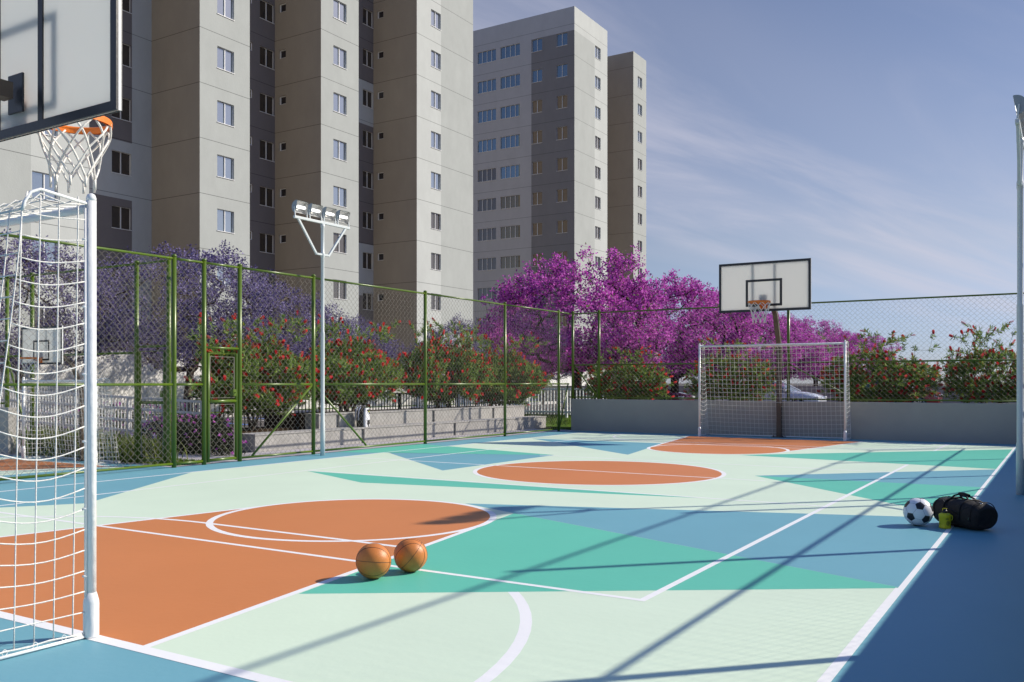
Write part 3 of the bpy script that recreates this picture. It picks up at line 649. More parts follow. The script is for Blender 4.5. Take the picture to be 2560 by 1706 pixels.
def soccer_ball(loc, r):
    # truncated icosahedron: icosahedron corners become black pentagons
    ph = (1 + 5 ** .5) / 2
    V = [Vector(p).normalized() for p in [(-1, ph, 0), (1, ph, 0), (-1, -ph, 0), (1, -ph, 0), (0, -1, ph), (0, 1, ph), (0, -1, -ph), (0, 1, -ph), (ph, 0, -1), (ph, 0, 1), (-ph, 0, -1), (-ph, 0, 1)]]
    m = MB(); nv, nu = 90, 140; o0 = len(m.v)
    uv = []
    pent = []
    for a in V:
        nb = sorted(V, key=lambda b: -a.dot(b))[1:6]; pts = [(a * 2 + b).normalized() for b in nb]
        u = a.orthogonal().normalized(); w_ = a.cross(u); pts.sort(key=lambda p: math.atan2(p.dot(w_), p.dot(u))); pent.append((a, pts))
    uvsphere(m, r * .996, 'ball_white', nu=64, nv=40)
    o = m.build('soccer_ball', None, loc); tag(o, 'white soccer ball with black pentagons beside the duffel bag', 'soccer ball')
    m = MB()
    for a, pts in pent:                       # curved pentagon patches
        K = 6
        for i in range(5):
            b, c = pts[i], pts[(i + 1) % 5]
            b2 = (a + (b - a) * .96); c2 = (a + (c - a) * .96)
            P_ = lambda s, t_: tuple((a + (b2 - a) * s + (c2 - a) * t_).normalized() * r * 1.002)
            for x in range(K):
                for y in range(K - x):
                    m.face([P_(x / K, y / K), P_((x + 1) / K, y / K), P_(x / K, (y + 1) / K)], 'ball_black', True)
                    if y < K - x - 1: m.face([P_((x + 1) / K, y / K), P_((x + 1) / K, (y + 1) / K), P_(x / K, (y + 1) / K)], 'ball_black', True)
    m.build('black_pentagon_panels', o)
    m = MB(); done = set()
    for i, (a, pts) in enumerate(pent):
        for p in pts:                          # hexagon seams join corners of neighbouring pentagons
            best = max(((q, j) for j, (b, qs) in enumerate(pent) if j != i for q in qs), key=lambda e: e[0].dot(p))
            if (best[1], i) in done: continue
            done.add((i, best[1])); q = best[0]
            m.tube([(p + (q - p) * t_ / 6).normalized() * r * .9975 for t_ in range(7)], r * .009, 'pack_grey', n=5)
    m.build('seam', o); 
    view = (Vector((0, 0, 1.22)) - Vector(loc)).normalized()
    tri3 = [pent[0][0]]; nb_ = sorted(V, key=lambda b: -tri3[0].dot(b))[1:6]; tri3.append(nb_[0]); tri3.append(max((q for q in nb_ if q is not nb_[0]), key=lambda q: q.dot(nb_[0])))
    fz = sum(tri3, Vector()).normalized(); fx = (tri3[0] - fz * fz.dot(tri3[0])).normalized(); fy = fz.cross(fx)
    right = view.cross(Vector((0, 0, 1))).normalized() * -1; up = view.cross(right) * -1
    if up.z < 0: up = -up
    tz = (view - up * .20 + right * .06).normalized(); tx = (up + right * .12); tx = (tx - tz * tz.dot(tx)).normalized(); ty = tz.cross(tx)
    from mathutils import Matrix
    o.rotation_euler = (Matrix((tx, ty, tz)).transposed() @ Matrix((fx, fy, fz))).to_euler(); return o
soccer_ball((-1.083, 8.37, .1195), .119)

# duffel bag
db_ = thing('duffel_bag', 'black duffel bag lying on the right sideline', 'bag', (-.742, 8.50, 0), math.atan2(-.663, .747)); db_.scale = (.885, .94, .91)
m = MB(); prof = []; nL = 22; nA = 28
def bag_ring(u):
    L_ = .285; e = abs(u) ** 8; k = math.sqrt(max(0, 1 - e * .42)); sagx = .012 * math.sin(u * 5.3)
    pts = []
    for j in range(nA):
        a = 2 * PI * j / nA; c, s_ = math.cos(a), math.sin(a)
        y = math.copysign(abs(c) ** .78, c) * .145 * k; z = math.copysign(abs(s_) ** .80, s_) * .128 * k
        wr = .004 * mnoise.noise(Vector((u * 7, c * 2.2, s_ * 2.2)))
        z = z + .130 + (sagx * .5 if s_ > 0 else 0); z = max(.004, z * (1 - .06 * (u * u if s_ > 0 else 0)) + wr)
        pts.append((u * L_ + .012 * s_ * u, y * (1 + wr * 3), z))
    return pts
rings = [bag_ring(-1 + 2 * i / nL) for i in range(nL + 1)]
for i in range(nL):
    for j in range(nA):
        j2 = (j + 1) % nA; m.face([rings[i][j], rings[i + 1][j], rings[i + 1][j2], rings[i][j2]], 'bag', True)
m.face(rings[0], 'bag'); m.face(rings[-1][::-1], 'bag')
body = m.build('bag_body', db_)
import bmesh
bm = bmesh.new(); bm.from_mesh(body.data); bmesh.ops.remove_doubles(bm, verts=bm.verts, dist=1e-5); bmesh.ops.recalc_face_normals(bm, faces=bm.faces); bm.to_mesh(body.data); bm.free()
def ring_line(u, off, a0=-.25, a1=PI + .25, n=20):
    pts = []
    for i in range(n + 1):
        a = a0 + (a1 - a0) * i / n; c, s_ = math.cos(a), math.sin(a)
        e = abs(u) ** 8; k = math.sqrt(max(0, 1 - e * .42)); y = math.copysign(abs(c) ** .78, c) * (.145 * k + off); z = math.copysign(abs(s_) ** .8, s_) * (.128 * k + off) + .13
        pts.append((u * .285, y, max(.006, z)))
    return pts
for u in (-.80, .80): mm = MB(); mm.tube(ring_line(u, .003), .004, 'bag_strap', n=6); mm.build('piping', body)
for u in (-.36, .36):
    mm = MB(); mm.tube(ring_line(u, .004), .009, 'bag_strap', n=6); mm.build('webbing', db_)
for s in (-1, 1):                                    # two carry handles meeting on top
    mm = MB(); mm.tube([(-.097, s * .06, .255), (-.085, s * .035, .285), (-.05, s * .018, .30), (0, s * .012, .292), (.05, s * .018, .288), (.085, s * .035, .272), (.097, s * .06, .25)], .0085, 'bag_strap', n=8); mm.build('handle', db_)
mm = MB(); mm.tube([(-.06, -.0, .302), (0, 0, .305), (.06, 0, .296)], .017, 'bag_strap', n=10); mm.build('handle_wrap', db_)
mm = MB(); mm.tube([(-.25, -.04, .22), (-.16, -.10, .235), (-.02, -.146, .17), (.08, -.15, .15), (.17, -.12, .21), (.245, -.03, .235)], .009, 'bag_strap', n=6); mm.build('shoulder_strap', db_)
mm = MB(); mm.tube([(-.2, 0, .262), (0, 0, .264), (.2, 0, .262)], .004, 'bag_strap', n=6); mm.build('zip', db_)
for (x, y, z) in ((.235, -.045, .236), (.215, -.147, .10), (-.262, -.10, .05)):
    mm = MB(); mm.obox((x, y, z), (x + .008, y - .004, z + .024), .008, .004, 'chrome', up=(0, 1, 0)); mm.build('buckle', db_)
mm = MB(); mm.tube([(.225 + .012 * math.cos(a), -.02 + .012 * math.sin(a), .245) for a in [i * PI / 6 for i in range(12)]], .003, 'chrome', n=5, closed=True); mm.build('ring', db_)

# bottle
bt = thing('water_bottle', 'yellow water bottle with black cap in front of the duffel bag', 'bottle', (-.872, 8.335, .0006), R(10)); bt.scale = (.9, .9, .92)
m = MB(); m.lathe([(.045, 0), (.052, .004), (.0535, .014), (.051, .024), (.0505, .032), (.0515, .10), (.0535, .104), (.0545, .118), (.052, .128), (.042, .137), (.026, .141), (.024, .145)], 'yellow', 28); m.build('bottle_body', bt)
m = MB(); m.lathe([(.026, .142), (.0265, .146), (.0265, .158), (.021, .164), (.014, .167), (.012, .176), (.010, .178)], 'cap', 24); m.build('cap', bt)
m = MB(); m.tube([(-.02, -.004, .162), (-.021, -.004, .178), (-.016, -.004, .182), (.012, -.004, .182), (.018, -.004, .178)], .0028, 'yellow', n=6); m.build('lid_loop', bt)
m = MB(); m.tube([(.053, .0, .122), (.060, 0, .118), (.062, 0, .10), (.060, 0, .082), (.051, 0, .076)], .0045, 'yellow', n=8); m.build('grip', bt)
m = MB()
def onb(a, z0, z1, a1, rr=.0522):
    while a1 - a > .12: onb(a, z0, z1, a + .1, rr); a += .1
    m.face([(rr * math.cos(a), rr * math.sin(a), z0), (rr * math.cos(a1), rr * math.sin(a1), z0), (rr * math.cos(a1), rr * math.sin(a1), z1), (rr * math.cos(a), rr * math.sin(a), z1)], 'ink')
rnd = random.Random(8); ac = R(-62)
for z in (.093, .086): onb(ac - .45, z, z + .003, ac + .1)
for i in range(7):                                   # round emblem of short dark strokes
    zz = .032 + i * .0062; hw_ = .36 * math.sqrt(max(.05, 1 - ((i - 3) / 3.6) ** 2)); x = ac - hw_
    while x < ac + hw_:
        w_ = rnd.uniform(.05, .16); onb(x, zz, zz + .0045, min(ac + hw_, x + w_)); x += w_ + rnd.uniform(.03, .08)
m.build('print', bt)

# backpack
bp_ = thing('backpack', 'white and black backpack leaning on the concrete bench', 'backpack', (-12.36, 14.14, .321), R(22)); bp_.scale = (1.12, 1.2, 1.08)
def rbox(mn, cx_, cy_, w_, d_, h_, e=3.2, nz=14, na=28, lean=.06, top=.55):
    m = MB(); rings = []
    for i in range(nz + 1):
        t_ = i / nz; k = 1 - (1 - top) * max(0, (t_ - .55) / .45) ** 2.2; k *= .93 + .07 * math.sin(PI * min(1, t_ * 3) / 2)
        rings.append([(cx_ + math.copysign(abs(math.cos(a)) ** (2 / e), math.cos(a)) * w_ / 2 * k, cy_ + lean * t_ + math.copysign(abs(math.sin(a)) ** (2 / e), math.sin(a)) * d_ / 2 * k, h_ * t_) for a in [2 * PI * j / na for j in range(na)]])
    for i in range(nz):
        for j in range(na): j2 = (j + 1) % na; m.face([rings[i][j], rings[i][j2], rings[i + 1][j2], rings[i + 1][j]], mn, True)
    m.face(rings[0][::-1], mn); m.face(rings[-1], mn); return m
# local: front panel faces +x... side faces -y
rbox('bag', 0, 0, .17, .27, .385, lean=0).build('pack_body', bp_)
m = rbox('pack_white', .085, 0, .07, .225, .36, lean=0, top=.6); m.build('front_panel', bp_)
m = MB(); m.box(.119, .126, -.055, .055, .05, .13, 'bag'); m.box(.119, .127, -.02, .02, .005, .05, 'bag'); m.box(.112, .122, -.05, .05, .30, .33, 'bag'); m.build('front_patch', bp_)
m = MB(); m.tube([(.124, .03, .29), (.13, .03, .24)], .007, 'bag', n=6); m.build('zip_pull', bp_)
m = MB(); uvsphere(m, .014, 'yellow', (.128, .0, .29), 12, 8); m.build('yellow_tag', bp_)
for s in (-.075, -.02):
    m = MB(); m.tube([(s + .03, -.10, .375), (s + .01, -.137, .33), (s, -.142, .25), (s, -.140, .13)], .014, 'pack_grey', n=8); m.build('strap', bp_)
m = MB(); m.tube([(-.03, -.03, .38), (-.03, -.015, .41), (-.03, .015, .41), (-.03, .03, .38)], .007, 'pack_white', n=6); m.build('top_loop', bp_)

# ------------------------------------------------------------------ railings
def railing(label, A, B, zt0, zt1, h, mn, rails, gap, br, group, posts=2.0):
    o = thing('railing', label, 'railing', (*A, 0), 0, group); A = Vector(A); B = Vector(B); D = B - A; Ln = D.length
    m = MB()
    for k in rails: m.obox((0, 0, zt0 - k), (D.x, D.y, zt1 - k), .045, .045, mn)
    m.build('rails', o); m = MB(); n = int(Ln / gap)
    for i in range(n + 1):
        t_ = i / n; zt = zt0 + (zt1 - zt0) * t_; m.obox((D.x * t_, D.y * t_, zt - h), (D.x * t_, D.y * t_, zt), br, br, mn, up=(1, 0, 0))
    b = m.build('balusters', o); m = MB(); n = max(1, int(round(Ln / posts)))
    for i in range(n + 1):
        t_ = i / n; zt = zt0 + (zt1 - zt0) * t_; m.obox((D.x * t_, D.y * t_, zt - h - .1), (D.x * t_, D.y * t_, zt + .02), .06, .06, mn, up=(1, 0, 0))
    m.build('uprights', o); return o
railing('pale metal ramp railing behind the small court and its shrubs', (-22.5, 11.25), (-13.75, 11.25), 1.13, .87, .95, 'rail_white', (0, .22, .45, .66), .105, .022, None)
railing('black metal railing behind the concrete bench and red shrubs', (-14.6, 11.6), (-14.6, 22.5), .95, .95, .95, 'rail_black', (0, .80), .11, .018, None)
railing('white picket railing between the left bench and the grey end wall', (-18.5, 24.0), (-11.0, 24.0), 1.07, 1.07, .8, 'white_metal', (.03, .72), .11, .03, None)

# ------------------------------------------------------------------ buildings
FZ = [.70 + 2.8 * k for k in range(12)]               # window sills
ZT = 34.82
def facade(m, O, U, Nn, u0, u1, z0, z1, holes, zones, base, depth=.13):
    """vertical wall; O origin, U along, Nn outward; zones paint rectangles"""
    us = sorted(set([u0, u1] + [h[i] for h in holes for i in (0, 1)] + [min(max(q[i], u0), u1) for q in zones for i in (0, 1)]))
    zs = sorted(set([z0, z1] + [h[i] for h in holes for i in (2, 3)] + [min(max(q[i], z0), z1) for q in zones for i in (2, 3)]))
    P = lambda u, z, d=0: (O[0] + U[0] * u - Nn[0] * d, O[1] + U[1] * u - Nn[1] * d, z)
    flip = (U[0] * Nn[1] - U[1] * Nn[0]) > 0
    def q(a): m.face(a[::-1] if flip else a, mn)
    hs_ = set()
    for h in holes: hs_.add(h)
    for i in range(len(us) - 1):
        for j in range(len(zs) - 1):
            uc, zc_ = (us[i] + us[i + 1]) / 2, (zs[j] + zs[j + 1]) / 2
            if any(h[0] < uc < h[1] and h[2] < zc_ < h[3] for h in holes): continue
            mn = base
            for z in zones:
                if z[0] < uc < z[1] and z[2] < zc_ < z[3]: mn = z[4]
            q([P(us[i], zs[j]), P(us[i + 1], zs[j]), P(us[i + 1], zs[j + 1]), P(us[i], zs[j + 1])])
    for h in holes:
        uc, zc_ = (h[0] + h[1]) / 2, (h[2] + h[3]) / 2; mn = base
        for z in zones:
            if z[0] < uc < z[1] and z[2] < zc_ < z[3]: mn = z[4]
        a, b, c, d = h
        q([P(a, c), P(a, d), P(a, d, depth), P(a, c, depth)][::-1]); q([P(b, c), P(b, d), P(b, d, depth), P(b, c, depth)])
        q([P(a, d), P(b, d), P(b, d, depth), P(a, d, depth)][::-1]); q([P(a, c), P(b, c), P(b, c, depth), P(a, c, depth)])
def window(parent, O, U, Nn, h, panes, glass, fw=.02, depth=.12, sill=True, outset=0):
    P = lambda u, z, d: Vector((O[0] + U[0] * u - Nn[0] * d, O[1] + U[1] * u - Nn[1] * d, z))
    m = MB(); q = [P(h[0], h[2], depth), P(h[1], h[2], depth), P(h[1], h[3], depth), P(h[0], h[3], depth)]
    flip = (U[0] * Nn[1] - U[1] * Nn[0]) > 0; m.face(q[::-1] if flip else q, glass); w_ = m.build('window', parent)
    m = MB(); y = depth - .03
    def bar(ua, ub, za, zb_):
        a = P((ua + ub) / 2, za, y); b = P((ua + ub) / 2, zb_, y); m.obox(a, b, abs(ub - ua), .05, 'frame_white', up=Nn + (0,))
    bar(h[0], h[0] + fw, h[2], h[3]); bar(h[1] - fw, h[1], h[2], h[3])
    for k in range(1, panes):
        c = h[0] + (h[1] - h[0]) * k / panes; bar(c - .022, c + .022, h[2] + fw, h[3] - fw)
    for za, zb_ in ((h[2], h[2] + fw * .8), (h[3] - fw * .8, h[3])):
        a = P(h[0] + fw, (za + zb_) / 2, y); b = P(h[1] - fw, (za + zb_) / 2, y); m.obox(a, b, .05, zb_ - za, 'frame_white')
    if sill: a = P(h[0] - .02, h[2] - .012, .03); b = P(h[1] + .02, h[2] - .012, .03); m.obox(a, b, .13, .03, 'frame_white')
    m.build('frame', w_)
WG = (17.6, 24.33, 30.37, 33.64, 39.05, 42.35, 48.2, 54.95)
def tower(name, label, oy, kr, paints):
    o = thing(name, label, 'apartment building', (-37.3, oy + 17.6, -.03), 0, 'apartment towers')
    mm = MB(); ox, o_y = -37.3, oy + 17.6
    X0, X1, XB = 0.0, -3.8, -15.7
    Y = [a - 17.6 for a in WG]; zb = 0.0
    lw, gw, dw, tw = paints; YE = Y[7] if oy == 0 else Y[3]
    def F(O, U, Nn, u0, u1, holes, zones, base, wins):
        facade(mm, O, U, Nn, u0, u1, zb, ZT, [h[:4] for h in holes], zones, base)
        for h in holes: window(o, O, U, Nn, h[:4], h[4], h[5], fw=h[6] if len(h) > 6 else .02, sill=not (len(h) > 6))
    pX, nY, pY = (1, 0), (0, -1), (0, 1)
    def col(u0, u1, ks, panes, glass): return [(u0, u1, FZ[k] + .03, FZ[k] + 1.16, panes, glass(k)) for k in ks]
    def small(u0, u1, ks): return [(u0, u1, FZ[k] + .64, FZ[k] + 1.16, 1, 'glass_dark', .06) for k in ks]
    gl = lambda cut: (lambda k: 'glass_sky' if k >= cut else 'glass_refl_brown')  # rows below the cut get the painted brown reflection instead of mirroring sky
    dk = lambda k: 'glass_dark'
    # wings, lit faces
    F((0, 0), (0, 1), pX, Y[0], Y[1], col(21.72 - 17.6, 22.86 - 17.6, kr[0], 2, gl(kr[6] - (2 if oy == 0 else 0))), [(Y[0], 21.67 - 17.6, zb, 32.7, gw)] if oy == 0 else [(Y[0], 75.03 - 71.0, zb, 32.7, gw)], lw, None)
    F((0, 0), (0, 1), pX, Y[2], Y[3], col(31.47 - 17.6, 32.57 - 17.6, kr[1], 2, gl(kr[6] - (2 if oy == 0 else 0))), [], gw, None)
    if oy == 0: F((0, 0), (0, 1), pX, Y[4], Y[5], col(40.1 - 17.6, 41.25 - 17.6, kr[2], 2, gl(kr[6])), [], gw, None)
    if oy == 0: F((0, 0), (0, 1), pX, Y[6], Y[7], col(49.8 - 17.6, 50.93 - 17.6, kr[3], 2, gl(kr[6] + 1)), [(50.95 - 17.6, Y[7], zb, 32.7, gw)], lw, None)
    # faces towards -y
    if oy == 0: F((0, Y[0]), (1, 0), nY, XB, X0, [], [], tw, None)
    else:
        cw = []
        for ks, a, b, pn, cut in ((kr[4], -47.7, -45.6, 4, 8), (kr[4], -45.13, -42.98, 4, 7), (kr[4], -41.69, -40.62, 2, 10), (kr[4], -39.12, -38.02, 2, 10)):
            cw += col(a + 37.3, b + 37.3, ks, pn, lambda k, c_=cut, p_=pn: 'glass_deep' if k >= c_ else ('glass_brown' if p_ == 2 else ('glass_olive' if (c_ == 7 and k < 7) else 'glass_umber')))  # lower rows: curtain tint with the reflection tone painted in
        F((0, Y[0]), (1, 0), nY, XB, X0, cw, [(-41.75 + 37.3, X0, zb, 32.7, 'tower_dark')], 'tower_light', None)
    F((0, Y[2]), (1, 0), nY, X1, X0, [], [], tw, None)
    if oy == 0: F((0, Y[4]), (1, 0), nY, X1, X0, small(-3.43, -2.87, kr[5]), [], tw, None)
    if oy == 0: F((0, Y[6]), (1, 0), nY, X1, X0, small(-3.45, -2.89, kr[5]), [], tw, None)
    # faces towards +y and recess backs
    for i in ((1, 3, 5) if oy == 0 else (1,)): F((0, Y[i]), (1, 0), pY, X1, X0, [], [], tw, None)
    F((0, YE), (1, 0), pY, XB, X0, [], [], tw, None)
    ok = kr[5]
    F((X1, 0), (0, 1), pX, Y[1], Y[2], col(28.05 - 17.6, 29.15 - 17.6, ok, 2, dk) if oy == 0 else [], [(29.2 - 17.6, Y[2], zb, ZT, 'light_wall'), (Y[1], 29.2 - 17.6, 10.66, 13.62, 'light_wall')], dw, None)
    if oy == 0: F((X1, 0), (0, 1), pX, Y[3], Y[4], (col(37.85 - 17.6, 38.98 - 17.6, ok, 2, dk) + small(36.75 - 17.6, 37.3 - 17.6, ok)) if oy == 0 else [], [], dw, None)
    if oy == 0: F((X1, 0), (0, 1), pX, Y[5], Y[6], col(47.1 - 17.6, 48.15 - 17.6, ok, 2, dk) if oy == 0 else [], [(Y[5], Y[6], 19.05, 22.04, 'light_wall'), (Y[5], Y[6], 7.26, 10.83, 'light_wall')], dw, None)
    F((XB, 0), (0, 1), (-1, 0), Y[0], YE, [], [], tw, None)
    mm.build('wall', o)
    m = MB(); z = ZT - .25; m.face([(XB, Y[0], z), (X1, Y[0], z), (X1, YE, z), (XB, YE, z)], 'kerb')
    for a, b in (((0, 1), (2, 3), (4, 5), (6, 7)) if oy == 0 else ((0, 1), (2, 3))): m.face([(X1, Y[a], z), (X0, Y[a], z), (X0, Y[b], z), (X1, Y[b], z)], 'kerb')
    m.build('roof', o)
    return o
tower('apartment_building', 'tall grey apartment block with stepped wings rising out of frame on the left', 0,
      (range(0, 6), range(0, 8), range(0, 10), range(0, 10), (), range(1, 10), 4), ('light_wall', 'grey_wall', 'dark_wall', 'taupe_wall'))
tower('apartment_building', 'farther grey apartment tower whose flat roofline shows against the sky', 53.4,
      (range(1, 12), range(1, 12), (), (), range(1, 12), (), 9), ('light_wall', 'grey_wall', 'dark_wall', 'taupe_wall'))

# ------------------------------------------------------------------ vegetation
def rquad(m, p, ln, wd, d, rnd, mn, bend=0.0):
    """leaf quad starting at p along d"""
    d = d.normalized(); s = d.cross(Vector((rnd.uniform(-1, 1), rnd.uniform(-1, 1), rnd.uniform(-1, 1))))
    if s.length < 1e-3: s = d.orthogonal()
    s = s.normalized() * wd / 2
    a = p + d * ln * .45; b = p + d * ln
    m.face([p, a - s, b, a + s], mn)
def rdir(rnd):
    while True:
        v = Vector((rnd.uniform(-1, 1), rnd.uniform(-1, 1), rnd.uniform(-1, 1)))
        if .05 < v.length < 1: return v.normalized()
import numpy as np
class Skel:
    def __init__(s, roots, rnd): s.p = [Vector(r) for r in roots]; s.par = [-1] * len(roots); s.rnd = rnd; s.cnt = [0] * len(roots); s.A = np.zeros((12000, 3)); s.A[:len(roots)] = [tuple(q) for q in roots]
    def chain(s, idx, pts):
        for q in pts: s.A[len(s.p)] = tuple(q); s.p.append(Vector(q)); s.par.append(idx); s.cnt.append(0); idx = len(s.p) - 1
        return idx
    def attach(s, tgt, up=.35, wig=.12):
        Dv = np.array(tuple(tgt)) - s.A[:len(s.p)]; ln = np.sqrt((Dv ** 2).sum(1)) + 1e-6
        best = int(np.argmin(ln * (1 + .9 * np.maximum(0, -Dv[:, 2] / ln))))
        d = tgt - s.p[best]
        if d.length > .25:
            mid = s.p[best] + d * .5 + Vector((s.rnd.uniform(-wig, wig), s.rnd.uniform(-wig, wig), -abs(s.rnd.gauss(0, wig * .6)))) * min(1, d.length)
            return s.chain(best, [mid, tgt])
        return s.chain(best, [tgt])
    def finish(s, m, mn, r0, rmax, tip=.4):
        n = len(s.p); cnt = [0] * n; haschild = [False] * n
        for i in range(n):
            if s.par[i] >= 0: haschild[s.par[i]] = True
        for i in range(n):
            if not haschild[i]:
                j = i
                while j >= 0: cnt[j] += 1; j = s.par[j]
        rad = [min(rmax, r0 * c ** .47) for c in cnt]
        for i in range(n):
            if s.par[i] >= 0:
                a = rad[s.par[i]] if cnt[s.par[i]] < 3 * cnt[i] else rad[i] * 1.25
                m.tube([s.p[s.par[i]], s.p[i]], [min(a, rad[i] * 1.4), rad[i]], mn, n=7 if rad[i] > .03 else (5 if rad[i] > .012 else 3), caps=False)
        return s
def tree_mesh(seed, H, rad, z0, nclu, cr, per, psize, cols, trunk_r, twig, bark, fork, ext=1.0, thresh=-.12, leaf=.06, flat=.8):
    rnd = random.Random(seed); tr = MB(); cw = MB()
    sk = Skel([(0, 0, 0)], rnd)
    lean = Vector((rnd.uniform(-.12, .12), rnd.uniform(-.12, .12), 0))
    top = sk.chain(0, [lean * .3 + Vector((0, 0, fork * .5)), lean + Vector((0, 0, fork))])
    nb = rnd.randint(4, 5)
    for k in range(nb):
        a = 2 * PI * (k + rnd.uniform(-.2, .2)) / nb; rr = rad * rnd.uniform(.22, .34)
        b1 = Vector((rr * .5 * math.cos(a), rr * .5 * math.sin(a), fork + (H - fork) * rnd.uniform(.14, .2)))
        b2 = Vector((rr * 1.2 * math.cos(a + .2), rr * 1.2 * math.sin(a + .2), fork + (H - fork) * rnd.uniform(.32, .42)))
        sk.chain(top, [b1, b2])
    pts = []; tries = 0; off = Vector((seed * 7.3, seed * 3.1, 0))
    zc_ = z0 + (H - z0) * .38
    while len(pts) < nclu and tries < 60000:
        tries += 1
        v = rdir(rnd) * rnd.uniform(.35, 1) ** .5
        q = Vector((v.x * rad, v.y * rad, zc_ + v.z * ((H - zc_) if v.z > 0 else (zc_ - z0))))
        lump = mnoise.noise(Vector((v.x, v.y, v.z)) * 2.6 + off)
        if v.length > .80 + .26 * lump: continue
        if mnoise.noise(q * 1.25 + off) < thresh: continue
        pts.append(q)
    pts.sort(key=lambda q: (q - sk.p[top]).length)
    for q in pts: sk.attach(q)
    sk.finish(tr, bark, twig, trunk_r)
    for q in pts:
        k = rnd.randint(int(per * .6), int(per * 1.4)); c0 = rnd.random(); r_ = cr * rnd.uniform(.6, 1.25); sub = [q + rdir(rnd) * r_ * .6 for _ in range(3)]
        for i in range(k):
            s_ = sub[i % 3]; d = rdir(rnd); d.z += .25; p = s_ + d * r_ * rnd.uniform(.1, .65)
            u = rnd.random()
            mn = cols[0] if u < .30 + .25 * (c0 - .5) else (cols[1] if u < .74 else cols[2])
            if rnd.random() < leaf: mn = cols[3]
            rquad(cw, p, psize * rnd.uniform(.7, 1.4), psize * rnd.uniform(.5, .9), d + rdir(rnd) * .8, rnd, mn)
    return tr, cw
def plant(name, label, cat, loc, rz, sc, group, parts):
    o = thing(name, label, cat, loc, rz, group); o.scale = (sc if isinstance(sc, tuple) else (sc, sc, sc))
    for n_, me in parts:
        c = bpy.data.objects.new(n_, me); COL.objects.link(c); c.parent = o
    return o
def mesh_of(mb, name):
    ob = mb.build(name); me = ob.data; bpy.data.objects.remove(ob); return me
mg = []
for sd in (11, 12):
    a, b = tree_mesh(sd, 6.2, 4.3, 1.2, 1650, .22, 32, .082, ('mg1', 'mg2', 'mg3', 'lf2'), .19, .0085, 'bark_dark', 1.5, thresh=-.33)
    mg.append((mesh_of(a, 'trunk'), mesh_of(b, 'crown')))
jc = []
for sd in (21, 22):
    a, b = tree_mesh(sd, 6.0, 3.8, 1.35, 1000, .24, 34, .068, ('jc1', 'jc2', 'jc3', 'jc3'), .17, .0075, 'bark', 1.6, thresh=-.19, leaf=.02)
    jc.append((mesh_of(a, 'trunk'), mesh_of(b, 'crown')))
for i, (x, y, rz, sc, lab) in enumerate([
        (-14.9, 28.6, .3, 1.0, 'largest magenta blossom tree, in front of the farther tower'),
        (-14.3, 36.5, 2.1, 1.02, 'magenta blossom tree just left of the far backboard'),
        (-14.5, 45.0, 4.0, .98, 'magenta blossom tree showing its trunk through the far goal'),
        (-14.9, 53.5, 1.2, .97, 'magenta blossom tree whose crown meets the right post of the far goal'),
        (-14.8, 64, 2.7, .95, 'magenta blossom tree beyond the right end of the far goal'),
        (-14.6, 76, 5.1, .93, 'most distant magenta blossom tree, its low crown ending the row at the right')]):
    t_, c_ = mg[i % 2]; plant('blossom_tree', lab, 'tree', (x, y, -.03), rz, sc, 'magenta blossom trees', [('trunk', t_), ('crown', c_)])
for i, (x, y, rz, sc, lab) in enumerate([
        (-25.0, 14.2, 0, .95, 'violet blossom tree behind the small basketball board at the far left'),
        (-23.5, 18.6, 1.7, 1.02, 'violet blossom tree behind the corner post, the tallest of its row'),
        (-24.5, 22.8, 3.4, .93, 'violet blossom tree behind the fence gate, before the tall lit wing'),
        (-25.5, 28.2, 5.0, .74, 'small violet blossom tree left of the left floodlight pole'),
        (-26.0, 37.0, .9, .82, 'violet blossom tree right of the left floodlight pole, before the dark wall'),
        (-26.0, 45.5, 2.6, .80, 'farthest violet blossom tree, half hidden by the magenta tree')]):
    t_, c_ = jc[i % 2]; plant('jacaranda_tree', lab, 'tree', (x, y, -.03), rz, sc, 'violet blossom trees', [('trunk', t_), ('crown', c_)])

